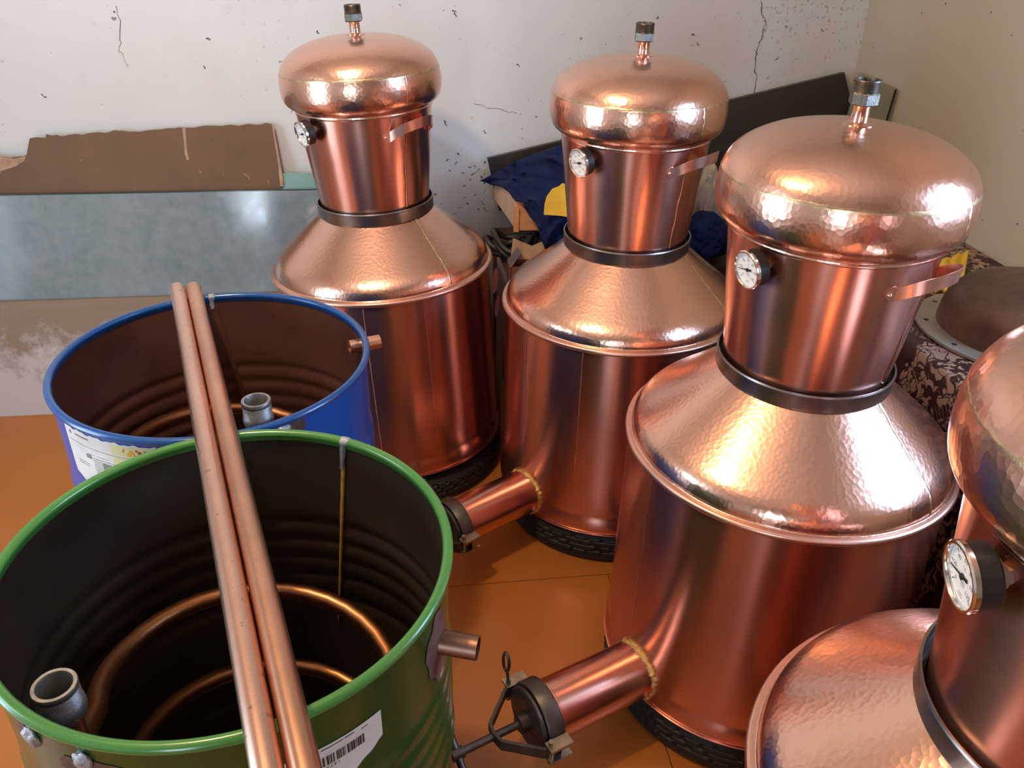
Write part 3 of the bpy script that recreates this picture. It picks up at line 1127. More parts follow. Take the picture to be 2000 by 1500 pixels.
def drum_profile(h, r0, inner):
    """shell profile bottom to top with a few rolled ribs and two big hoops"""
    pr = []
    z = 0.012
    while z < h - 0.004:
        d = 0.0
        for c in (h - 0.185, h - 0.225, h - 0.265, h - 0.305):
            d += 0.0042 * math.exp(-((z - c) / 0.0095) ** 2)
        for c in (0.30, 0.59 * 0.9):
            d += 0.006 * math.exp(-((z - c) / 0.012) ** 2) if c < h - 0.34 else 0
        pr.append((r0 + d, z))
        z += 0.006
    pr.append((r0, h - 0.004))
    return pr


def patch_on(c_r, uvs, lift):
    """polygon list of (azimuth deg, z) laid on a cylinder"""
    r = c_r + lift
    return [(r * math.cos(R(a)), r * math.sin(R(a)), z) for a, z in uvs]


def grid_patch(r, a0, a1, z0f, z1f, n=24, m=6):
    """curved sheet between two azimuths, bottom/top given as functions of u"""
    vs, fs = [], []
    for i in range(n + 1):
        u = i / n
        a = R(a0 + (a1 - a0) * u)
        for k in range(m + 1):
            t = k / m
            z = z0f(u) * (1 - t) + z1f(u) * t
            vs.append((r * math.cos(a), r * math.sin(a), z))
    for i in range(n):
        for k in range(m):
            fs.append((i * (m + 1) + k, (i + 1) * (m + 1) + k, (i + 1) * (m + 1) + k + 1, i * (m + 1) + k + 1))
    return MB().add(vs, fs)


def rects_on(r, rects):
    m = MB()
    for (a0, a1, z0, z1) in rects:
        n = max(1, int(abs(a1 - a0) / 2))
        vs, fs = [], []
        for i in range(n + 1):
            a = R(a0 + (a1 - a0) * i / n)
            vs += [(r * math.cos(a), r * math.sin(a), z0), (r * math.cos(a), r * math.sin(a), z1)]
        for i in range(n):
            fs.append((2 * i, 2 * i + 2, 2 * i + 3, 2 * i + 1))
        m.add(vs, fs)
    return m


def make_drum(name, label, c, h, paint, rim, lin):
    t = thing(name, label, 'drum', (c[0], c[1], 0))
    ro = 0.2865
    outer = [(0.0, 0.012), (ro - 0.004, 0.012), (ro + 0.003, 0.0), (ro + 0.005, 0.010)] + drum_profile(h, ro, False)[2:]
    MB().lathe(outer, 120).build('shell', paint, t)
    inner = [(0.0, 0.016)] + drum_profile(h, ro - 0.003, True)
    MB().lathe(inner, 120).build('lining', lin, t)
    rr = 0.0072
    rp = [(ro + 0.001 + rr * math.cos(2 * PI * k / 14), h - rr + rr * math.sin(2 * PI * k / 14)) for k in range(15)]
    # rolled rim with a flat inner collar
    rp2 = [(ro - 0.0028, h - 0.018), (ro - 0.0042, h - 0.017), (ro - 0.0042, h - 0.006)]
    MB().lathe(rp, 144).lathe(rp2, 144).build('rim', rim, t, smooth=60)
    return t


green = make_drum('green_drum', 'green steel drum with open top, dark inside, white barcode sticker on its side', GC, 0.888, M['green_paint'], M['green_rim'], M['black_lining'])
blue = make_drum('blue_drum', 'blue steel drum with open top, brown inside, torn paper label on its side', BC, 0.872, M['blue_paint'], M['blue_rim'], M['brown_lining'])


def stub(parent, az, z, r, l):
    a = R(az)
    d = Vector((math.cos(a), math.sin(a), 0))
    MB().ring_tube(d * 0.262 + Vector((0, 0, z)), d * (0.287 + l) + Vector((0, 0, z)), r - 0.0015, r, 28).build('outlet_stub', M['copper_old'] if parent is green else M['copper_pipe'], parent)


stub(green, -19, 0.786, 0.0162, 0.050)
stub(blue, 18, 0.832, 0.0145, 0.040)


def blob(parent, az, z, s, name, mat, r=0.2885, seed=1, flat=0.55):
    """lumpy weld nodule or stain sitting on the drum wall"""
    bm = bmesh.new()
    bmesh.ops.create_icosphere(bm, subdivisions=3, radius=1)
    for q in bm.verts:
        q.co *= 1 + 0.35 * noise.noise(q.co * 1.7 + Vector((seed, seed * 2, 0)))
        q.co = Vector((q.co.x * s[0] * flat, q.co.y * s[0], q.co.z * s[1]))
        q.co.x += r
    me = bpy.data.meshes.new(name)
    bm.to_mesh(me)
    bm.free()
    me.polygons.foreach_set('use_smooth', [True] * len(me.polygons))
    me.materials.append(mat)
    return link(name, me, parent, (0, 0, z), (0, 0, R(az)))


def conform_patch(parent, az, z, w, h, name, mat, seed, r=0.2872):
    """ragged flat patch lying on the drum wall"""
    rnd = random.Random(seed)
    n = 40
    vs = [(r * math.cos(R(az)), r * math.sin(R(az)), z)]
    for ring in (0.5, 1.0):
        for i in range(n):
            t = 2 * PI * i / n
            k = ring * (1 + (0.22 * noise.noise(Vector((math.cos(t) * 1.6 + seed, math.sin(t) * 1.6, 0))) + rnd.uniform(-0.05, 0.05)) * (ring > 0.6))
            a = R(az) + k * w * math.cos(t) / r
            vs.append((r * math.cos(a), r * math.sin(a), z + k * h * math.sin(t)))
    fs = [(0, 1 + i, 1 + (i + 1) % n) for i in range(n)]
    fs += [(1 + i, 1 + n + i, 1 + n + (i + 1) % n, 1 + (i + 1) % n) for i in range(n)]
    return MB().add(vs, fs).build(name, mat, parent)


# green drum: welds, rust, seam drip, sticker
for (az, z, sd) in ((-127.5, 0.846, 1), (-113, 0.846, 5)):
    blob(green, az, z, (0.0115, 0.014), 'weld_nodule', M['weld_grey'], seed=sd)
conform_patch(green, -110, 0.822, 0.048, 0.026, 'rust_patch', M['rust_patch'], 2)
conform_patch(green, -132, 0.845, 0.016, 0.012, 'rust_patch', M['rust_patch'], 3)
conform_patch(green, -22, 0.795, 0.036, 0.056, 'bare_metal_patch', M['rust_patch'], 8, 0.2874)
blob(blue, -60, 0.845, (0.020, 0.018), 'weld_nodule', M['weld_grey'], seed=9)
conform_patch(blue, -60, 0.842, 0.050, 0.028, 'rust_patch', M['rust_patch'], 6)


def drip(parent, az, h, name, mat, stops, r=0.2815, w=1.0, seed=2, slope=0.0, ztop=0.88):
    """narrow strip running over the rim and down the inside: stops = [(z, halfwidth)]"""
    rnd = random.Random(seed)
    vs, fs = [], []
    fine = []
    for (z0, w0), (z1, w1) in zip(stops, stops[1:]):
        for k in range(8):
            fine.append((z0 + (z1 - z0) * k / 8, w0 + (w1 - w0) * k / 8))
    fine.append(stops[-1])
    for z, hw in fine:
        hw *= rnd.uniform(0.85, 1.15) * w
        for s, d in ((-1, 0.0), (-0.5, 0.0022), (0.5, 0.0022), (1, 0.0)):
            a = R(az + slope * (ztop - z)) + s * hw / r
            vs.append(((r - d) * math.cos(a), (r - d) * math.sin(a), z))
    for i in range(len(fine) - 1):
        for k in range(3):
            fs.append((4 * i + k, 4 * i + k + 1, 4 * i + k + 5, 4 * i + k + 4))
    return MB().add(vs, fs).build(name, mat, parent)


def rim_cap(parent, az, h, wdeg, name, mat, arc=tuple(range(-30, 226, 16))):
    """solder smear hugging the rolled rim"""
    rr = 0.0082
    m = MB()
    pr = [(0.2875 + rr * math.cos(a), h - 0.0072 + rr * math.sin(a)) for a in [R(x) for x in arc]]
    zc, rc = h - 0.0072, 0.2875

    def tp(r, z, a, k):
        f = max(0.0, 1 - (abs(a - R(az)) / R(wdeg)) ** 2)
        f = 0.80 + 0.20 * min(1, f * 2.5) + 0.05 * noise.noise(Vector((a * 90, z * 500, 0)))
        return rc + (r - rc) * f, zc + (z - zc) * f
    m.lathe(pr, 24, R(az - wdeg), R(az + wdeg), warp=tp)
    return m.build(name, mat, parent)


rim_cap(green, 60.5, 0.888, 1.6, 'seam_solder', M['weld_grey'])
rim_cap(green, 56.5, 0.8872, 6.0, 'rim_scuff', M['weld_grey'], (20, 35, 50, 65))
drip(green, 60.8, 0, 'seam_solder', M['weld_grey'], [(0.880, 0.0052), (0.860, 0.0050), (0.830, 0.0038)], 0.2815, slope=23)
drip(green, 60.6, 0, 'amber_drip', M['amber_drip'], [(0.836, 0.0035), (0.75, 0.0033), (0.62, 0.0028), (0.53, 0.0022), (0.47, 0.0010)], 0.2825, seed=5, slope=23)
rim_cap(blue, 100.8, 0.872, 1.4, 'seam_solder', M['weld_grey'])
rim_cap(blue, 98.5, 0.8712, 6.0, 'rim_scuff', M['weld_grey'], (20, 35, 50, 65))
drip(blue, 101, 0, 'seam_solder', M['weld_grey'], [(0.864, 0.005), (0.840, 0.0042)], 0.2815)
drip(blue, 101, 0, 'seam_weld', M['brown_lining'], [(0.842, 0.006), (0.70, 0.006), (0.40, 0.006)], 0.2830, seed=5, slope=-25)

# barcode sticker on the green drum
zt = lambda u: 0.8165 - 0.003 * u
zb_ = lambda u: 0.742 + (0.0 if u < 0.72 else (u - 0.72) / 0.28 * 0.026) + 0.0012 * math.sin(u * 40)
st = grid_patch(0.2874, -82, -47.6, zb_, zt, 40, 5).build('barcode_sticker', M['white_paper'], green)
bars = []
rb = random.Random(12)
a = -75.0
while a < -52.8:
    wdt = rb.choice((0.16, 0.16, 0.3, 0.45))
    bars.append((a, a + wdt, 0.782, 0.7975))
    a += wdt + rb.choice((0.15, 0.2, 0.3, 0.55))
for (a0, a1) in ((-63.6, -58.2), (-57.8, -55.4)):
    bars.append((a0, a1, 0.8095, 0.8108))
bars += [(-66.0, -64.6, 0.8118, 0.8130), (-66.4, -64.0, 0.8068, 0.8078), (-53.5, -51.6, 0.8065, 0.8075)]
pm = rects_on(0.2879, bars)
vs, fs = text_mesh('P 0 0 0 3 8 5 3 8 1', 0.0060)
pm.add([(0.2879 * math.cos(R(-64.0) + x / 0.2879), 0.2879 * math.sin(R(-64.0) + x / 0.2879), 0.7772 + y) for x, y, _ in vs], fs)
pm.build('barcode_print', M['black_print'], st, smooth=0)

# torn paper label on the blue drum
rl = random.Random(4)
zt2 = lambda u: 0.852 + 0.0012 * math.sin(u * 33) + 0.0010 * math.sin(u * 71)
zb2 = lambda u: 0.742 + 0.0015 * math.sin(u * 27) + 0.010 * max(0, 0.12 - u) / 0.12
lab = grid_patch(0.2874, -139.5, -99.5, zb2, zt2, 48, 6).build('paper_label', M['white_paper'], blue)
cream = simple('cream_print', (0.66, 0.60, 0.30), 0.5, 0, 0.1, 15)
rects_on(0.2877, [(-116, -100.2, 0.828, 0.8485), (-116, -100.2, 0.800, 0.8235)]).build('cream_field', cream, lab, smooth=0)
greyp = simple('grey_print', (0.20, 0.18, 0.17), 0.6, 0, 0.2, 30)
lines = [(-137.5, -100.5, 0.8252, 0.8258), (-133, -126, 0.8405, 0.8435), (-136.5, -135.4, 0.838, 0.844), (-128, -124.5, 0.812, 0.8126), (-123.8, -118, 0.812, 0.8126)]
zz = 0.806
while zz > 0.752:
    lines.append((-126, -102 - rl.uniform(0, 4), zz, zz + 0.0009))
    zz -= 0.0042
lines += [(-129, -126.5, 0.802, 0.8105), (-121.5, -114, 0.775, 0.802), (-135, -128.5, 0.787, 0.788), (-135, -129, 0.782, 0.783)]
rects_on(0.2879, lines).build('label_print', greyp, lab, smooth=0)
for nm, colr, spots in (('orange_dots', (0.85, 0.42, 0.02), [(-108.6, 0.8375, 0.0042), (-109.4, 0.8335, 0.0035), (-107.8, 0.8345, 0.0030)]),
                        ('red_dots', (0.40, 0.03, 0.015), [(-105.4, 0.8395, 0.0030), (-106.4, 0.8430, 0.0018), (-103.4, 0.8425, 0.0018), (-103.8, 0.8365, 0.0016), (-111, 0.842, 0.0014), (-111.4, 0.838, 0.0013)]),
                        ('teal_dots', (0.02, 0.30, 0.40), [(-105.9, 0.8325, 0.0026)])):
    m = MB()
    for (az, z, s) in spots:
        m.add([(0.2881 * math.cos(R(az) + s * math.cos(t) / 0.288), 0.2881 * math.sin(R(az) + s * math.cos(t) / 0.288), z + s * math.sin(t)) for t in [2 * PI * k / 14 for k in range(14)]], [tuple(range(14))])
    m.build(nm, simple(nm, colr, 0.5, 0, 0.1, 10), lab, smooth=0)


# cooling coils inside the drums
def make_coil(label, c, rot, dz, zend):
    t = thing('cooling_coil', label, 'coil', (c[0], c[1], dz), (0, 0, rot), 'copper coils inside the drums')
    pts = []
    a0 = R(-140)
    fa = R(-134)
    fx, fy = 0.241 * math.cos(fa), 0.241 * math.sin(fa)
    pts += [(fx, fy, 0.772), (fx * 0.995 - 0.002, fy * 0.99, 0.748), (0.228 * math.cos(R(-140)), 0.228 * math.sin(R(-140)), 0.724), (0.213 * math.cos(R(-149)), 0.213 * math.sin(R(-149)), 0.708)]
    a = R(-158)
    z = 0.695
    while z > 0.05:
        rr = 0.202 - 0.004 * math.sin(a * 1.3)
        pts.append((rr * math.cos(a), rr * math.sin(a), z))
        a -= R(10)
        z -= 0.188 * 10 / 360 if z < 0.665 else 0.0085
    coil = MB().tube(pts, 0.0142, 14).build('coil_tube', M['copper_coil'], t, smooth=60)
    # union fitting on the coil's upper end
    MB().lathe([(0.0, 0.74), (0.0165, 0.74), (0.0165, 0.812), (0.0, 0.812)], 28).build('riser_pipe', M['copper_pipe'], t, (fx, fy, 0))
    th = [(0.017, 0.808), (0.0215, 0.809), (0.0250, 0.814), (0.0262, 0.822), (0.0255, 0.829), (0.0240, 0.832)]
    zz = 0.833
    while zz < 0.850:
        th += [(0.0244, zz), (0.0236, zz + 0.0012)]
        zz += 0.0024
    th += [(0.0246, 0.853), (0.0250, 0.8575), (0.0240, 0.860), (0.0200, 0.860), (0.0190, 0.857), (0.0186, 0.812), (0.0, 0.812)]
    MB().lathe(th, 40).build('threaded_union', M['galvanised'], t, (fx, fy, 0), smooth=35)
    # solder joint on the second turn
    return t


make_coil('copper coil with grey threaded union standing inside the green drum', GC, 0, 0.0, 0)
make_coil('copper coil with bright threaded union standing inside the blue drum', BC, R(70.5), 0.034, 0)

# ------------------------------------------------------------------ two long copper pipes across the drums
def long_pipe(label, p, q, r, ribs):
    t = thing('copper_pipe', label, 'pipe', (p[0], p[1], p[2]), group=None)
    d = Vector(q) - Vector(p)
    n = 40
    # drawn tube with slightly flattened sides
    dn = d.normalized()
    side = dn.cross(Vector((0, 0, 1))).normalized()
    upv = side.cross(dn)
    vs, fs = [], []
    k = 24
    for inner in (0, 1):
        for i in range(n + 1):
            c = d * (i / n)
            for j in range(k):
                a = 2 * PI * j / k + PI / 8
                f = 1 + 0.014 * math.cos(4 * (a - PI / 8) * 2)
                rr = (r - 0.0015 * inner) * f
                vs.append(c + (side * math.cos(a) + upv * math.sin(a)) * rr)
    m1 = (n + 1) * k
    for i in range(n):
        for j in range(k):
            j2 = (j + 1) % k
            fs.append((i * k + j, i * k + j2, (i + 1) * k + j2, (i + 1) * k + j))
            fs.append((m1 + i * k + j2, m1 + i * k + j, m1 + (i + 1) * k + j, m1 + (i + 1) * k + j2))
    for e in (0, n):
        for j in range(k):
            j2 = (j + 1) % k
            fs.append((e * k + j, e * k + j2, m1 + e * k + j2, m1 + e * k + j))
    MB().add(vs, fs).build('tube', ribs, t, smooth=50)
    return t


pa = copper('copper_pipe_pale', (0.82, 0.51, 0.39), 0.27, tarnish=0.16)
_nt = pa.node_tree
_bs = _nt.nodes['Principled BSDF']
_old = _bs.inputs['Base Color'].links[0].from_socket
_v = coords(_nt, (40, 40, 14))
_sp = ramp(_nt, noise_tex(_nt, _v, 1.4, 3, 0.6), [(0.655, (0, 0, 0)), (0.675, (1, 1, 1))])
_nt.links.new(mixc(_nt, math_n(_nt, 'MULTIPLY', _sp, 0.5), _old, (0.25, 0.11, 0.07)), _bs.inputs['Base Color'])
pb = copper('copper_pipe_stained', (0.78, 0.43, 0.29), 0.29, tarnish=0.32)
long_pipe('smooth pale copper pipe lying across both drums, on the side of the barrel fittings', (-0.4815, 1.735, 0.8880), (-0.0890, 0.300, 0.9300), 0.0159, pa)
long_pipe('darker stained copper pipe lying across both drums, over the barcode sticker', (-0.4478, 1.735, 0.8880), (-0.0549, 0.300, 0.9300), 0.0159, pb)

# ------------------------------------------------------------------ sheets leaning on the rear wall
LEAN = R(8.6)
nrm = Vector((0, math.cos(LEAN), -math.sin(LEAN)))
upl = Vector((0, math.sin(LEAN), math.cos(LEAN)))
Y0 = 2.708


def lean_pt(px, off):
    """pixel -> (x, s) on the leaning plane lying 'off' behind the front board's face"""
    p0 = Vector((0, Y0, 0)) + nrm * off
    p = on_plane(px, p0, nrm)
    return p.x, (p - p0).dot(upl)


def leaning(name, poly, off, th, mat, label, cat, group=None):
    xm = sum(p[0] for p in poly) / len(poly)
    sm = min(p[1] for p in poly)
    base = Vector((0, Y0, 0)) + nrm * off + Vector((xm, 0, 0)) + upl * sm
    o = MB().prism([(a - xm, b - sm) for a, b in poly], (1, 0, 0), upl, nrm, (0, 0, 0), th).build(name, mat, None, base, smooth=0)
    tag(o, label, cat, group)
    return o


_, s_top = lean_pt((150, 585), 0.0)
leaning('fibre_board', [(-2.05, 0.0), (-0.42, 0.0), (-0.42, s_top), (-2.05, s_top)], 0.0, 0.016, M['grey_mdf'], 'scuffed grey fibre board standing on the floor in front of the glass sheets', 'board')
_, g_top = lean_pt((300, 377), 0.018)
leaning('glass_sheet', [(-2.10, 0.012), (-0.10, 0.012), (-0.10, g_top), (-2.10, g_top)], 0.018, 0.011, M['dusty_glass'], 'long dusty blue-grey glass sheet leaning behind the fibre board', 'glass')
e = MB().prism([(-2.0, 0), (0.0, 0), (0.0, 0.0035), (-2.0, 0.0035)], (1, 0, 0), upl, nrm, (0, 0, 0), 0.0115)
eo = e.build('polished_edge', M['glass_edge'], bpy.data.objects['glass_sheet'], smooth=0)
eo.location = upl * (g_top - 0.012) + Vector((1.10 - 0.10 - 0.0 - 0.0, 0, 0)) * 1.0 + nrm * -0.0003
leaning('glass_sheet', [(-2.12, 0.014), (-0.06, 0.014), (-0.06, g_top + 0.001), (-2.12, g_top + 0.001)], 0.030, 0.009, M['glass_edge'], 'second dark-edged glass sheet right behind the dusty one', 'glass')
# torn hardboard
pts = [(-30, 300), (0, 305), (30, 308), (52, 302), (54, 290), (58, 270), (88, 270), (90, 263), (120, 266), (160, 262), (205, 258), (230, 254), (260, 258),
       (300, 252), (340, 251), (352, 250), (359, 250), (366, 250), (400, 246), (450, 245), (500, 243), (528, 241), (532, 245)]
rt_ = random.Random(5)
poly = []
for a, b2 in zip(pts, pts[1:]):
    for k in range(3):
        t = k / 3
        poly.append((a[0] + (b2[0] - a[0]) * t, a[1] + (b2[1] - a[1]) * t + rt_.uniform(-1.6, 1.6)))
poly.append(pts[-1])
tops = [lean_pt(p, 0.040) for p in poly]
rx, _ = lean_pt((552, 362), 0.040)
outline = [(rx + 0.02, 0.016)] + list(reversed(tops)) + [(tops[0][0] - 0.4, tops[0][1]), (tops[0][0] - 0.4, 0.016)]
hb = leaning('hardboard_sheet', outline, 0.040, 0.004, M['hardboard'], 'brown hardboard sheet with a torn ragged top edge behind the glass', 'board')
hbv = Vector(hb.location)
sx = (tops[22][0])
tear = [lean_pt(p, 0.0398) for p in ((356, 250), (362, 251), (364, 278), (366, 300), (370, 311), (365, 314), (361, 300), (359, 276))]
m = MB()
p0 = Vector((0, Y0, 0)) + nrm * 0.0395
m.prism(tear, (1, 0, 0), upl, nrm, p0 - hbv, 0.0006)
m.build('tear_mark', M['hardboard_core'], hb, smooth=0)
frag = [lean_pt(p, 0.0398) for p in ((-20, 305), (0, 306), (28, 310), (50, 305), (48, 314), (30, 325), (12, 331), (-20, 340))]
MB().prism(frag, (1, 0, 0), upl, nrm, p0 - hbv, 0.0006).build('torn_layer', M['hardboard_core'], hb, smooth=0)
edge = [lean_pt(p, 0.0398) for p in ((531, 245), (534, 243), (552, 345), (554, 364), (547, 364), (543, 320))]
MB().prism(edge, (1, 0, 0), upl, nrm, p0 - hbv, 0.0008).build('frayed_edge', M['hardboard_core'], hb, smooth=0)
_, t_top = lean_pt((585, 338), 0.048)
leaning('glass_sheet', [(-1.5, 0.018), (-0.12, 0.018), (-0.12, t_top), (-1.5, t_top)], 0.048, 0.006, M['teal_glass'], 'pale teal glass sheet leaning against the wall behind the hardboard', 'glass')

# ------------------------------------------------------------------ clutter along the rear wall behind the stills
# workbench
BZ = 0.60
wbn = thing('workbench', 'low dark wooden workbench against the rear wall under the clutter', 'bench', (0.95, 2.66, 0))
for k in range(3):
    MB().box((0.03, -0.145 + k * 0.145, BZ - 0.0125), (1.28, 0.142, 0.025)).build('plank', M['bench_wood'], wbn, smooth=0)
for sx in (-0.58, 0.62):
    for sy in (-0.18, 0.18):
        MB().box((sx, sy, (BZ - 0.025) / 2), (0.05, 0.05, BZ - 0.025)).build('leg', M['bench_wood'], wbn, smooth=0)
MB().box((0.03, -0.18, 0.20), (1.15, 0.03, 0.07)).build('rail', M['bench_wood'], wbn, smooth=0)

# charcoal boards leaning on the wall
def wall_board(name, corners, y, th, mat, label):
    P = [ony(p, y) for p in corners]
    o0 = min(P, key=lambda p: p.z)
    base = Vector((sum(p.x for p in P) / 4, y, o0.z))
    o = MB().prism([(p.x - base.x, p.z - base.z) for p in P], (1, 0, 0), (0, 0, 1), (0, 1, 0), (0, 0, 0), th).build(name, mat, None, base, smooth=0)
    return tag(o, label, 'board')


cb = wall_board('laminate_board', [(952, 310), (1650, 142), (1672, 240), (975, 412)], 2.885, 0.018, M['charcoal_board'], 'long charcoal laminate board leaning slanted across the rear wall')
a, b2 = ony((944, 331), 2.884), ony((968, 400), 2.884)
MB().prism([(p.x - cb.location.x, p.z - cb.location.z) for p in (ony((944, 331), 2.884), ony((949, 328), 2.884), ony((975, 412), 2.884), ony((970, 414), 2.884))], (1, 0, 0), (0, 0, 1), (0, 1, 0), (0, -0.002, 0), 0.02).build('edge_strip', M['pale_wood'], cb, smooth=0)
L0 = [ony(q, 2.884) for q in ((985, 407), (1671, 236), (1672, 240), (985, 411))]
MB().prism([(p.x - cb.location.x, p.z - cb.location.z) for p in L0], (1, 0, 0), (0, 0, 1), (0, 1, 0), (0, -0.0015, 0), 0.004).build('pale_edge', M['pale_wood'], cb, smooth=0)
wall_board('shelf_board', [(1010, 400), (1700, 230), (1708, 275), (1018, 445)], 2.860, 0.018, M['dark_board'], 'dark brown shelf board propped in front of the charcoal board')

# drawer: open box with an orange front
DY = 2.50
dA = ony((1010, 450), DY)
dr = thing('drawer', 'small wooden drawer with orange front half covered by the blue cloth', 'drawer', (dA.x, DY, dA.z), (0, 0, R(-4)))
DH_, DWd, DD = 0.098, 0.36, 0.30
MB().box((DWd / 2, 0.008, DH_ / 2), (DWd, 0.016, DH_)).build('front_panel', M['orange_wood'], dr, smooth=0)
MB().box((-0.004, 0.000, DH_ / 2 - 0.012), (0.016, 0.018, DH_ - 0.020)).build('corner_post', M['orange_wood'], dr, smooth=0)
sp = MB().prism([(0, 0), (0.26, 0.02), (0.26, DH_ - 0.008), (0, DH_ - 0.006)], (-0.22, 0.975, 0), (0, 0, 1), (0.975, 0.22, 0), (-0.004, 0.008, 0), 0.012)
sp.build('side_panel', M['pale_wood'], dr, smooth=0)
MB().prism([(0, 0), (0.26, 0.02), (0.26, DH_ + 0.020), (0, DH_)], (0, 1, 0), (0, 0, 1), (1, 0, 0), (DWd - 0.012, 0.016, 0), 0.012).build('side_panel', M['pale_wood'], dr, smooth=0)
MB().box((DWd / 2 - 0.02, 0.26, DH_ / 2 + 0.012), (DWd, 0.012, DH_ * 0.9)).build('back_panel', M['pale_wood'], dr, smooth=0)
MB().box((DWd / 2 - 0.01, 0.135, 0.010), (DWd - 0.02, 0.24, 0.006)).build('bottom_panel', M['pale_wood'], dr, smooth=0)
# dark crate that carries the drawer
cz = dA.z
crate = thing('crate', 'dark wooden crate on the workbench carrying the drawer', 'crate', (dA.x + 0.285, DY + 0.16, BZ))
ch = cz - BZ - 0.002
for k in range(2):
    hh = ch / 2 - 0.004
    zc = hh / 2 + k * (hh + 0.006)
    for sy in (-0.12, 0.12):
        MB().box((0, sy, zc), (0.36, 0.014, hh)).build('slat', M['bench_wood'], crate, smooth=0)
    for sx in (-0.173, 0.173):
        MB().box((sx, 0, zc), (0.014, 0.226, hh)).build('slat', M['bench_wood'], crate, smooth=0)
MB().box((0, 0, ch - 0.004), (0.36, 0.254, 0.008)).build('lid', M['bench_wood'], crate, smooth=0)

# hose coil
def hose():
    rnd = random.Random(21)
    m = MB()
    pts = []
    cx, cy = 0.388, 2.56
    base = BZ + 0.013
    n = 120
    for i in range(n):
        a = i * 0.26
        turn = a / (2 * PI)
        rx = 0.066 + 0.018 * math.sin(turn * 2.1) + 0.010 * math.sin(turn * 5.3)
        ry = 0.066 + 0.020 * math.cos(turn * 2.7)
        z = base + 0.014 * turn + 0.020 * math.sin(a * 1.7 + turn * 2.3)
        pts.append((cx - 0.015 + rx * math.cos(a) + 0.012 * math.sin(turn * 1.3), cy + ry * math.sin(a), max(z, base)))
    m.tube(pts, 0.0105, 8)
    return m


ho = hose().build('rubber_hose', M['hose_rubber'], None, smooth=60)
tag(ho, 'coiled black rubber hose heaped on the workbench under the drawer', 'hose')


# red-brown box, cardboard scraps, grey plate with pink oval
def tilted_box(name, px, y, size, rot, mat, label, cat):
    p = ony(px, y)
    t = thing(name, label, cat, p, rot)
    w, d, h = size
    return t, p


p = ony((996, 500), 2.39)
rb_ = thing('storage_box', 'tilted dark red box with torn flaps standing between two stills', 'box', (p.x + 0.085, 2.393, 0.0), (0, 0, R(-3)))
bh = 0.655
for nm, c, s in (('side_panel', (-0.085, 0, bh / 2), (0.008, 0.074, bh)), ('side_panel', (0.085, 0, bh / 2), (0.008, 0.074, bh)),
                 ('front_panel', (0, -0.033, bh / 2), (0.17, 0.008, bh)), ('back_panel', (0, 0.033, bh / 2), (0.17, 0.008, bh))):
    MB().box(c, s).build(nm, M['red_box'], rb_, smooth=0)
MB().prism([(-0.08, 0), (0.075, 0), (0.09, 0.05), (0.03, 0.062), (-0.01, 0.045), (-0.07, 0.070)], (1, 0, 0), (0, 0.45, 0.89), (0, 1, 0), (0, 0.030, bh - 0.004), 0.004).build('torn_flap', M['cardboard'], rb_, smooth=0)
MB().prism([(-0.036, 0), (0.036, 0), (0.040, 0.05), (-0.028, 0.06)], (0, 1, 0), (0.55, 0, 0.83), (1, 0, 0), (-0.088, 0, bh - 0.004), 0.004).build('torn_flap', M['grey_plate'], rb_, smooth=0)

gp = [ony(q, 2.405) for q in ((976, 505), (991, 538), (986, 640), (979, 700), (971, 700), (971, 505))]
zb0 = 0.0
gx = sum(q.x for q in gp) / 6
poly = [(q.x - gx, q.z) for q in gp]
poly = [poly[0], poly[1], poly[2], (poly[3][0], 0.0), (poly[4][0], 0.0), (poly[5][0], poly[5][1])]
gpo = MB().prism(poly, (1, 0, 0), (0, 0, 1), (0, 1, 0), (0, 0, 0), 0.008).build('grey_panel', M['grey_plate'], None, (gx, 2.405, 0.0), smooth=0)
tag(gpo, 'thin grey panel with pink oval marks standing in the gap between two stills', 'panel')
for (ox, oy, wx, wy) in ((967, 548, 10, 24), (971, 598, 8, 20)):
    P = [ony((ox + wx * 0.55 * math.cos(t) + 2.5 * math.sin(t) * -1, oy + wy * math.sin(t)), 2.404) for t in [2 * PI * k / 24 for k in range(24)]]
    MB().prism([(q.x - gx, q.z) for q in P], (1, 0, 0), (0, 0, 1), (0, 1, 0), (0, -0.003, 0), 0.004).build('pink_oval', M['pink_plastic'], gpo, smooth=0)


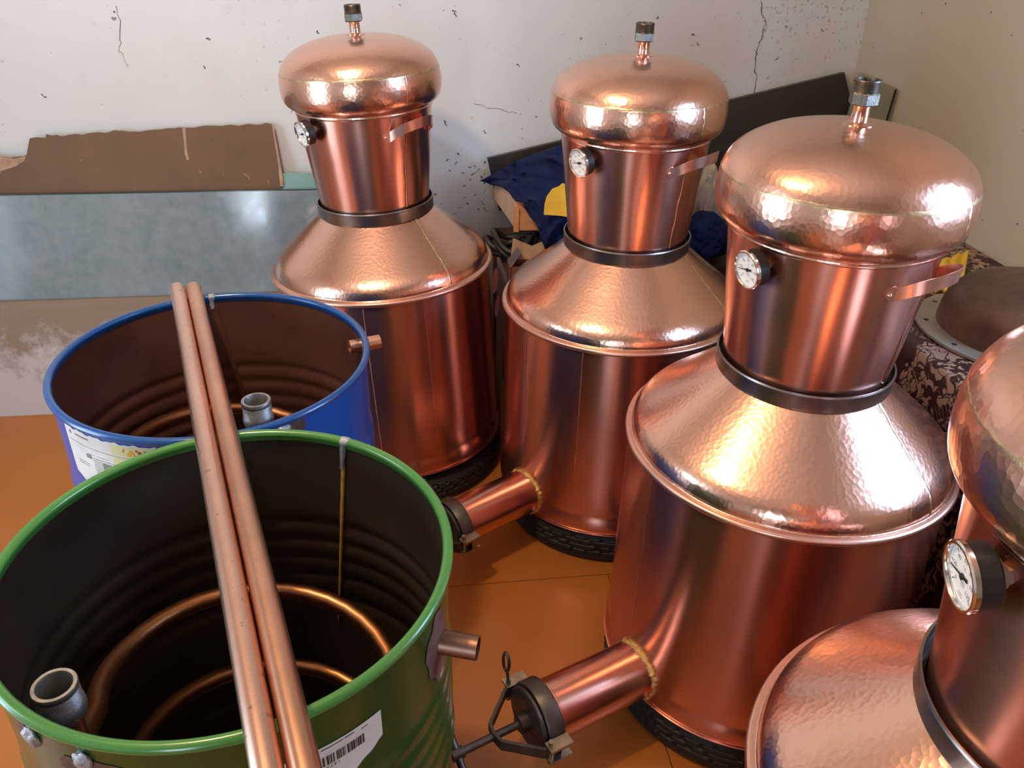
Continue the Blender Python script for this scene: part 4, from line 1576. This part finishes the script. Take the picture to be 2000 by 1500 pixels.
# blue cloth thrown over the drawer
def cloth():
    left = [(929, 355), (950, 361), (969, 364), (985, 370), (999, 391), (1018, 397), (1028, 414), (1044, 434), (1052, 450), (1056, 466), (1066, 490)]
    right = [(1235, 238), (1250, 258), (1262, 285), (1270, 310), (1275, 340), (1280, 375), (1282, 405), (1284, 440), (1286, 480)]
    top_mid = [(938, 353), (965, 338), (1000, 318), (1040, 300), (1090, 284), (1150, 268), (1235, 238)]
    nu, nv = 46, 34
    vs, fs = [], []

    def pl(lst, t):
        x = t * (len(lst) - 1)
        i = min(int(x), len(lst) - 2)
        f = x - i
        return (lst[i][0] * (1 - f) + lst[i + 1][0] * f, lst[i][1] * (1 - f) + lst[i + 1][1] * f)
    for j in range(nv + 1):
        v = j / nv
        for i in range(nu + 1):
            u = i / nu
            l, r_ = pl(left, v), pl(right, v)
            tm = pl(top_mid, u)
            lin = (l[0] * (1 - u) + r_[0] * u, l[1] * (1 - u) + r_[1] * u)
            lin0 = (left[0][0] * (1 - u) + right[0][0] * u, left[0][1] * (1 - u) + right[0][1] * u)
            px = (lin[0] + (tm[0] - lin0[0]) * (1 - v) ** 1.5, lin[1] + (tm[1] - lin0[1]) * (1 - v) ** 1.5)
            # depth: rear edge near the wall, draped over the drawer and hanging in front of it
            if v < 0.45:
                y = 2.80 - (2.80 - 2.52) * (v / 0.45)
            else:
                y = 2.52 - 0.065 * math.sin(min(1, (v - 0.45) / 0.25) * PI / 2)
            y = min(y, 2.80)
            fold = 0.034 * math.sin(u * 17 + v * 7 + 2.2 * math.sin(v * 5)) * (0.3 + 0.7 * v) + 0.05 * noise.noise(Vector((u * 6, v * 4, 1.3))) + 0.010 * math.sin(u * 31 - v * 16)
            cr = 1 - abs(math.sin(u * 9 + v * 6.5 + 1.6 * noise.noise(Vector((u * 3, v * 3, 4)))))
            cr2 = 1 - abs(math.sin(u * 14 - v * 9 + 2.0 * noise.noise(Vector((u * 4, v * 4, 9)))))
            y -= abs(fold) * 0.6 + 0.045 * cr ** 3 + 0.028 * cr2 ** 4
            p = ony(px, max(y, 2.405))
            vs.append(p)
    w = nu + 1
    for j in range(nv):
        for i in range(nu):
            fs.append((j * w + i, j * w + i + 1, (j + 1) * w + i + 1, (j + 1) * w + i))
    return MB().add(vs, fs)


cl = cloth().build('blue_cloth', M['blue_cloth'], None, smooth=180)
sol = cl.modifiers.new('thickness', 'SOLIDIFY')
sol.thickness = 0.004
sol.offset = -1
tag(cl, 'rumpled navy blue cloth thrown over the drawer and board', 'cloth')
yp = [ony(q, 2.400) for q in ((1068, 384), (1079, 369), (1092, 364), (1099, 358), (1112, 362), (1112, 424), (1094, 421), (1062, 419), (1064, 398))]
yc = sum(yp, Vector()) / len(yp)
MB().prism([(q.x, q.z) for q in yp], (1, 0, 0), (0, 0, 1), (0, 1, 0), (0, 2.398, 0), 0.004).build('yellow_panel', M['yellow_cloth'], cl, smooth=0)


def crumple(name, px, y, size, mat, label, cat, seed, z=None):
    bm = bmesh.new()
    bmesh.ops.create_icosphere(bm, subdivisions=4, radius=1)
    for q in bm.verts:
        n = q.co.normalized()
        k = 1 + 0.32 * noise.noise(n * 1.6 + Vector((seed, 0, 0))) - 0.20 * abs(noise.noise(n * 3.3 + Vector((0, seed, 0))))
        q.co = Vector((n.x * size[0], n.y * size[1], n.z * size[2])) * k
    zmin = min(q.co.z for q in bm.verts)
    for q in bm.verts:
        q.co.z -= zmin
    me = bpy.data.meshes.new(name)
    bm.to_mesh(me)
    bm.free()
    me.polygons.foreach_set('use_smooth', [True] * len(me.polygons))
    me.set_sharp_from_angle(angle=R(22))
    me.materials.append(mat)
    p = ony(px, y)
    o = link(name, me, None, (p.x, y, z if z is not None else p.z))
    return tag(o, label, cat)


crumple('blue_rag', (1368, 470), 2.52, (0.095, 0.10, 0.075), M['blue_cloth'], 'crumpled navy rag on the workbench between two stills', 'rag', 3.0, BZ)
crumple('paper_bag', (1392, 400), 2.66, (0.055, 0.05, 0.115), M['crumpled_paper'], 'crumpled beige paper bag behind the navy rag', 'bag', 7.0, BZ)
crumple('paper_bag', (1375, 360), 2.78, (0.075, 0.05, 0.13), M['crumpled_paper'], 'taller crumpled paper bag close to the dark shelf board', 'bag', 11.0, BZ)

# glass pane standing in the corner by the right wall
gpn = MB().prism([(0, 0), (0.245, 0), (0.245, 0.545), (0, 0.535)], (0, 1, 0), (0.06, 0, 0.998), (0.998, 0, -0.06), (0, 0, 0), 0.006).build('glass_sheet', M['clear_glass'], None, (XR - 0.052, 2.610, BZ), smooth=0)
tag(gpn, 'small greenish glass pane leaning on the right wall in the corner', 'glass')
MB().prism([(0, 0), (0.003, 0), (0.003, 0.5355), (0, 0.535)], (0, 1, 0), (0.06, 0, 0.998), (0.998, 0, -0.06), (-0.0008, -0.0012, 0), 0.0068).build('pane_edge', M['dark_board'], gpn, smooth=0)

# ------------------------------------------------------------------ table with the floral cloth
TX0, TY0, TY1, TTZ = 1.125, 0.90, 2.40, 0.80
tb = thing('side_table', 'long table along the right wall hidden under the floral cloth', 'table', ((TX0 + XR) / 2, (TY0 + TY1) / 2, 0))
tw, tl = XR - TX0 - 0.03, TY1 - TY0 - 0.03
MB().box((0.01, 0, TTZ - 0.018), (tw - 0.02, tl, 0.030)).build('table_top', M['bench_wood'], tb, smooth=0)
for sx in (-1, 1):
    for sy in (-1, 1):
        MB().box((sx * (tw / 2 - 0.05), sy * (tl / 2 - 0.06), (TTZ - 0.033) / 2), (0.05, 0.05, TTZ - 0.033)).build('leg', M['bench_wood'], tb, smooth=0)


def tablecloth():
    xs = [XR - 0.004]
    prof = []
    # cross-section from the wall across the top and down the front
    n1 = 16
    for i in range(n1):
        prof.append((XR - 0.004 - (XR - 0.004 - TX0 - 0.012) * i / (n1 - 1), TTZ))
    prof += [(TX0 + 0.004, TTZ - 0.002), (TX0 - 0.001, TTZ - 0.008)]
    zz = TTZ - 0.03
    while zz > 0.20:
        prof.append((TX0 - 0.002, zz))
        zz -= 0.04
    s = [0]
    for a, b in zip(prof, prof[1:]):
        s.append(s[-1] + math.hypot(a[0] - b[0], a[1] - b[1]))
    ny = 70
    vs, fs, uv = [], [], []
    for j in range(ny + 1):
        y = TY0 + (TY1 - TY0) * j / ny
        for i, (x, z) in enumerate(prof):
            drop = max(0, TTZ - z)
            ripple = 0.012 * math.sin(y * 21 + 0.8 * math.sin(y * 9)) * min(1, drop / 0.25)
            lift = 0.0016 * noise.noise(Vector((x * 9, y * 9, 0))) if drop == 0 and 0 < i else 0
            vs.append((x - abs(ripple) * 0.6 - 0.0, y, z + abs(lift)))
            uv.append((s[i], y))
    m = len(prof)
    for j in range(ny):
        for i in range(m - 1):
            fs.append((j * m + i, (j + 1) * m + i, (j + 1) * m + i + 1, j * m + i + 1))
    me = bpy.data.meshes.new('tablecloth')
    me.from_pydata(vs, [], fs)
    ul = me.uv_layers.new(name='UVMap')
    for lp in me.loops:
        ul.data[lp.index].uv = uv[lp.vertex_index]
    me.polygons.foreach_set('use_smooth', [True] * len(me.polygons))
    me.materials.append(M['floral'])
    return link('tablecloth', me)


tc_o = tablecloth()
tag(tc_o, 'dark maroon floral tablecloth hanging over the side table', 'tablecloth')

# old copper lid with a bolted flange
LC = (1.405, 1.520)
lid = thing('copper_cover', 'tarnished domed copper cover with a grey bolted flange on the floral tablecloth', 'cover', (LC[0], LC[1], TTZ + 0.002))
lr = 0.178
MB().lathe(smooth_profile([(lr + 0.001, 0.006), (lr, 0.020), (lr - 0.003, 0.050), (lr - 0.012, 0.078), (lr - 0.036, 0.104), (lr - 0.072, 0.122), (lr - 0.12, 0.133), (0.02, 0.138), (0.0, 0.138)], 3), 80, warp=wavy(0.0012, 2)).build('dome', M['old_lid'], lid, smooth=60)


def flange():
    fr0, fr1 = 0.172, 0.224
    nb, hr = 10, 0.0062
    m = MB()
    n = 160
    hol = [(2 * PI * (k + 0.38) / nb) for k in range(nb)]
    m.lathe([(fr0, 0.0), (fr1, 0.0), (fr1 + 0.0005, 0.004), (fr1, 0.0065), (fr0, 0.0065)], n)
    return m, hol, (fr0 + fr1) / 2 + 0.004


fm, holes, hrad = flange()
fo = fm.build('flange', M['flange_grey'], lid, smooth=35)
for a in holes:
    MB().lathe([(0.0, 0.0003), (0.0052, 0.0003), (0.0062, 0.0002), (0.0062, -0.002)], 18).build('bolt_hole', M['black_print'], fo, (hrad * math.cos(a), hrad * math.sin(a), 0.0065))


# folded yellow fabric on the table
def yellow_fold():
    A, B_, C_, D_ = onz((1838, 505), 0.815), onz((1893, 487), 0.815), onz((1880, 560), 0.815), onz((1826, 565), 0.815)
    nu, nv = 28, 10
    vs, fs = [], []
    for j in range(nv + 1):
        v = j / nv
        for i in range(nu + 1):
            u = i / nu
            p = A.lerp(B_, u).lerp(D_.lerp(C_, u), v)
            z = TTZ + 0.008 + 0.006 * abs(math.sin(u * PI * 2.5 + 0.3)) + 0.001 * math.sin(v * 9)
            vs.append((p.x, p.y, z))
    w = nu + 1
    for j in range(nv):
        for i in range(nu):
            fs.append((j * w + i, j * w + i + 1, (j + 1) * w + i + 1, (j + 1) * w + i))
    return MB().add(vs, fs)


yo = yellow_fold().build('yellow_fabric', M['yellow_cloth'], None, smooth=60)
sm_ = yo.modifiers.new('thickness', 'SOLIDIFY')
sm_.thickness = 0.007
sm_.offset = -1
tag(yo, 'pleated bright yellow fabric folded on the floral tablecloth', 'fabric')

# ------------------------------------------------------------------ lamps of the room (above the picture)
pl_ = thing('pendant_lamp', 'bare warm bulb hanging on a cord from the ceiling', 'lamp', (WARM_LAMP[0], WARM_LAMP[1], ZC))
MB().tube([(0, 0, -0.002), (0, 0, WARM_LAMP[2] - ZC + 0.11)], 0.003, 8).build('cord', M['black_plastic'], pl_)
MB().lathe([(0, WARM_LAMP[2] - ZC + 0.115), (0.016, WARM_LAMP[2] - ZC + 0.11), (0.018, WARM_LAMP[2] - ZC + 0.055), (0, WARM_LAMP[2] - ZC + 0.055)], 20).build('socket', M['black_plastic'], pl_)
cl_ = thing('ceiling_lamp', 'round white ceiling lamp', 'lamp', (COOL_LAMP[0], COOL_LAMP[1], ZC))
MB().lathe([(0, -0.002), (0.10, -0.002), (0.10, -0.025), (0.085, -0.035), (0.07, -0.035), (0.07, -0.02), (0, -0.02)], 32).build('lamp_base', M['white_lacquer'], cl_)
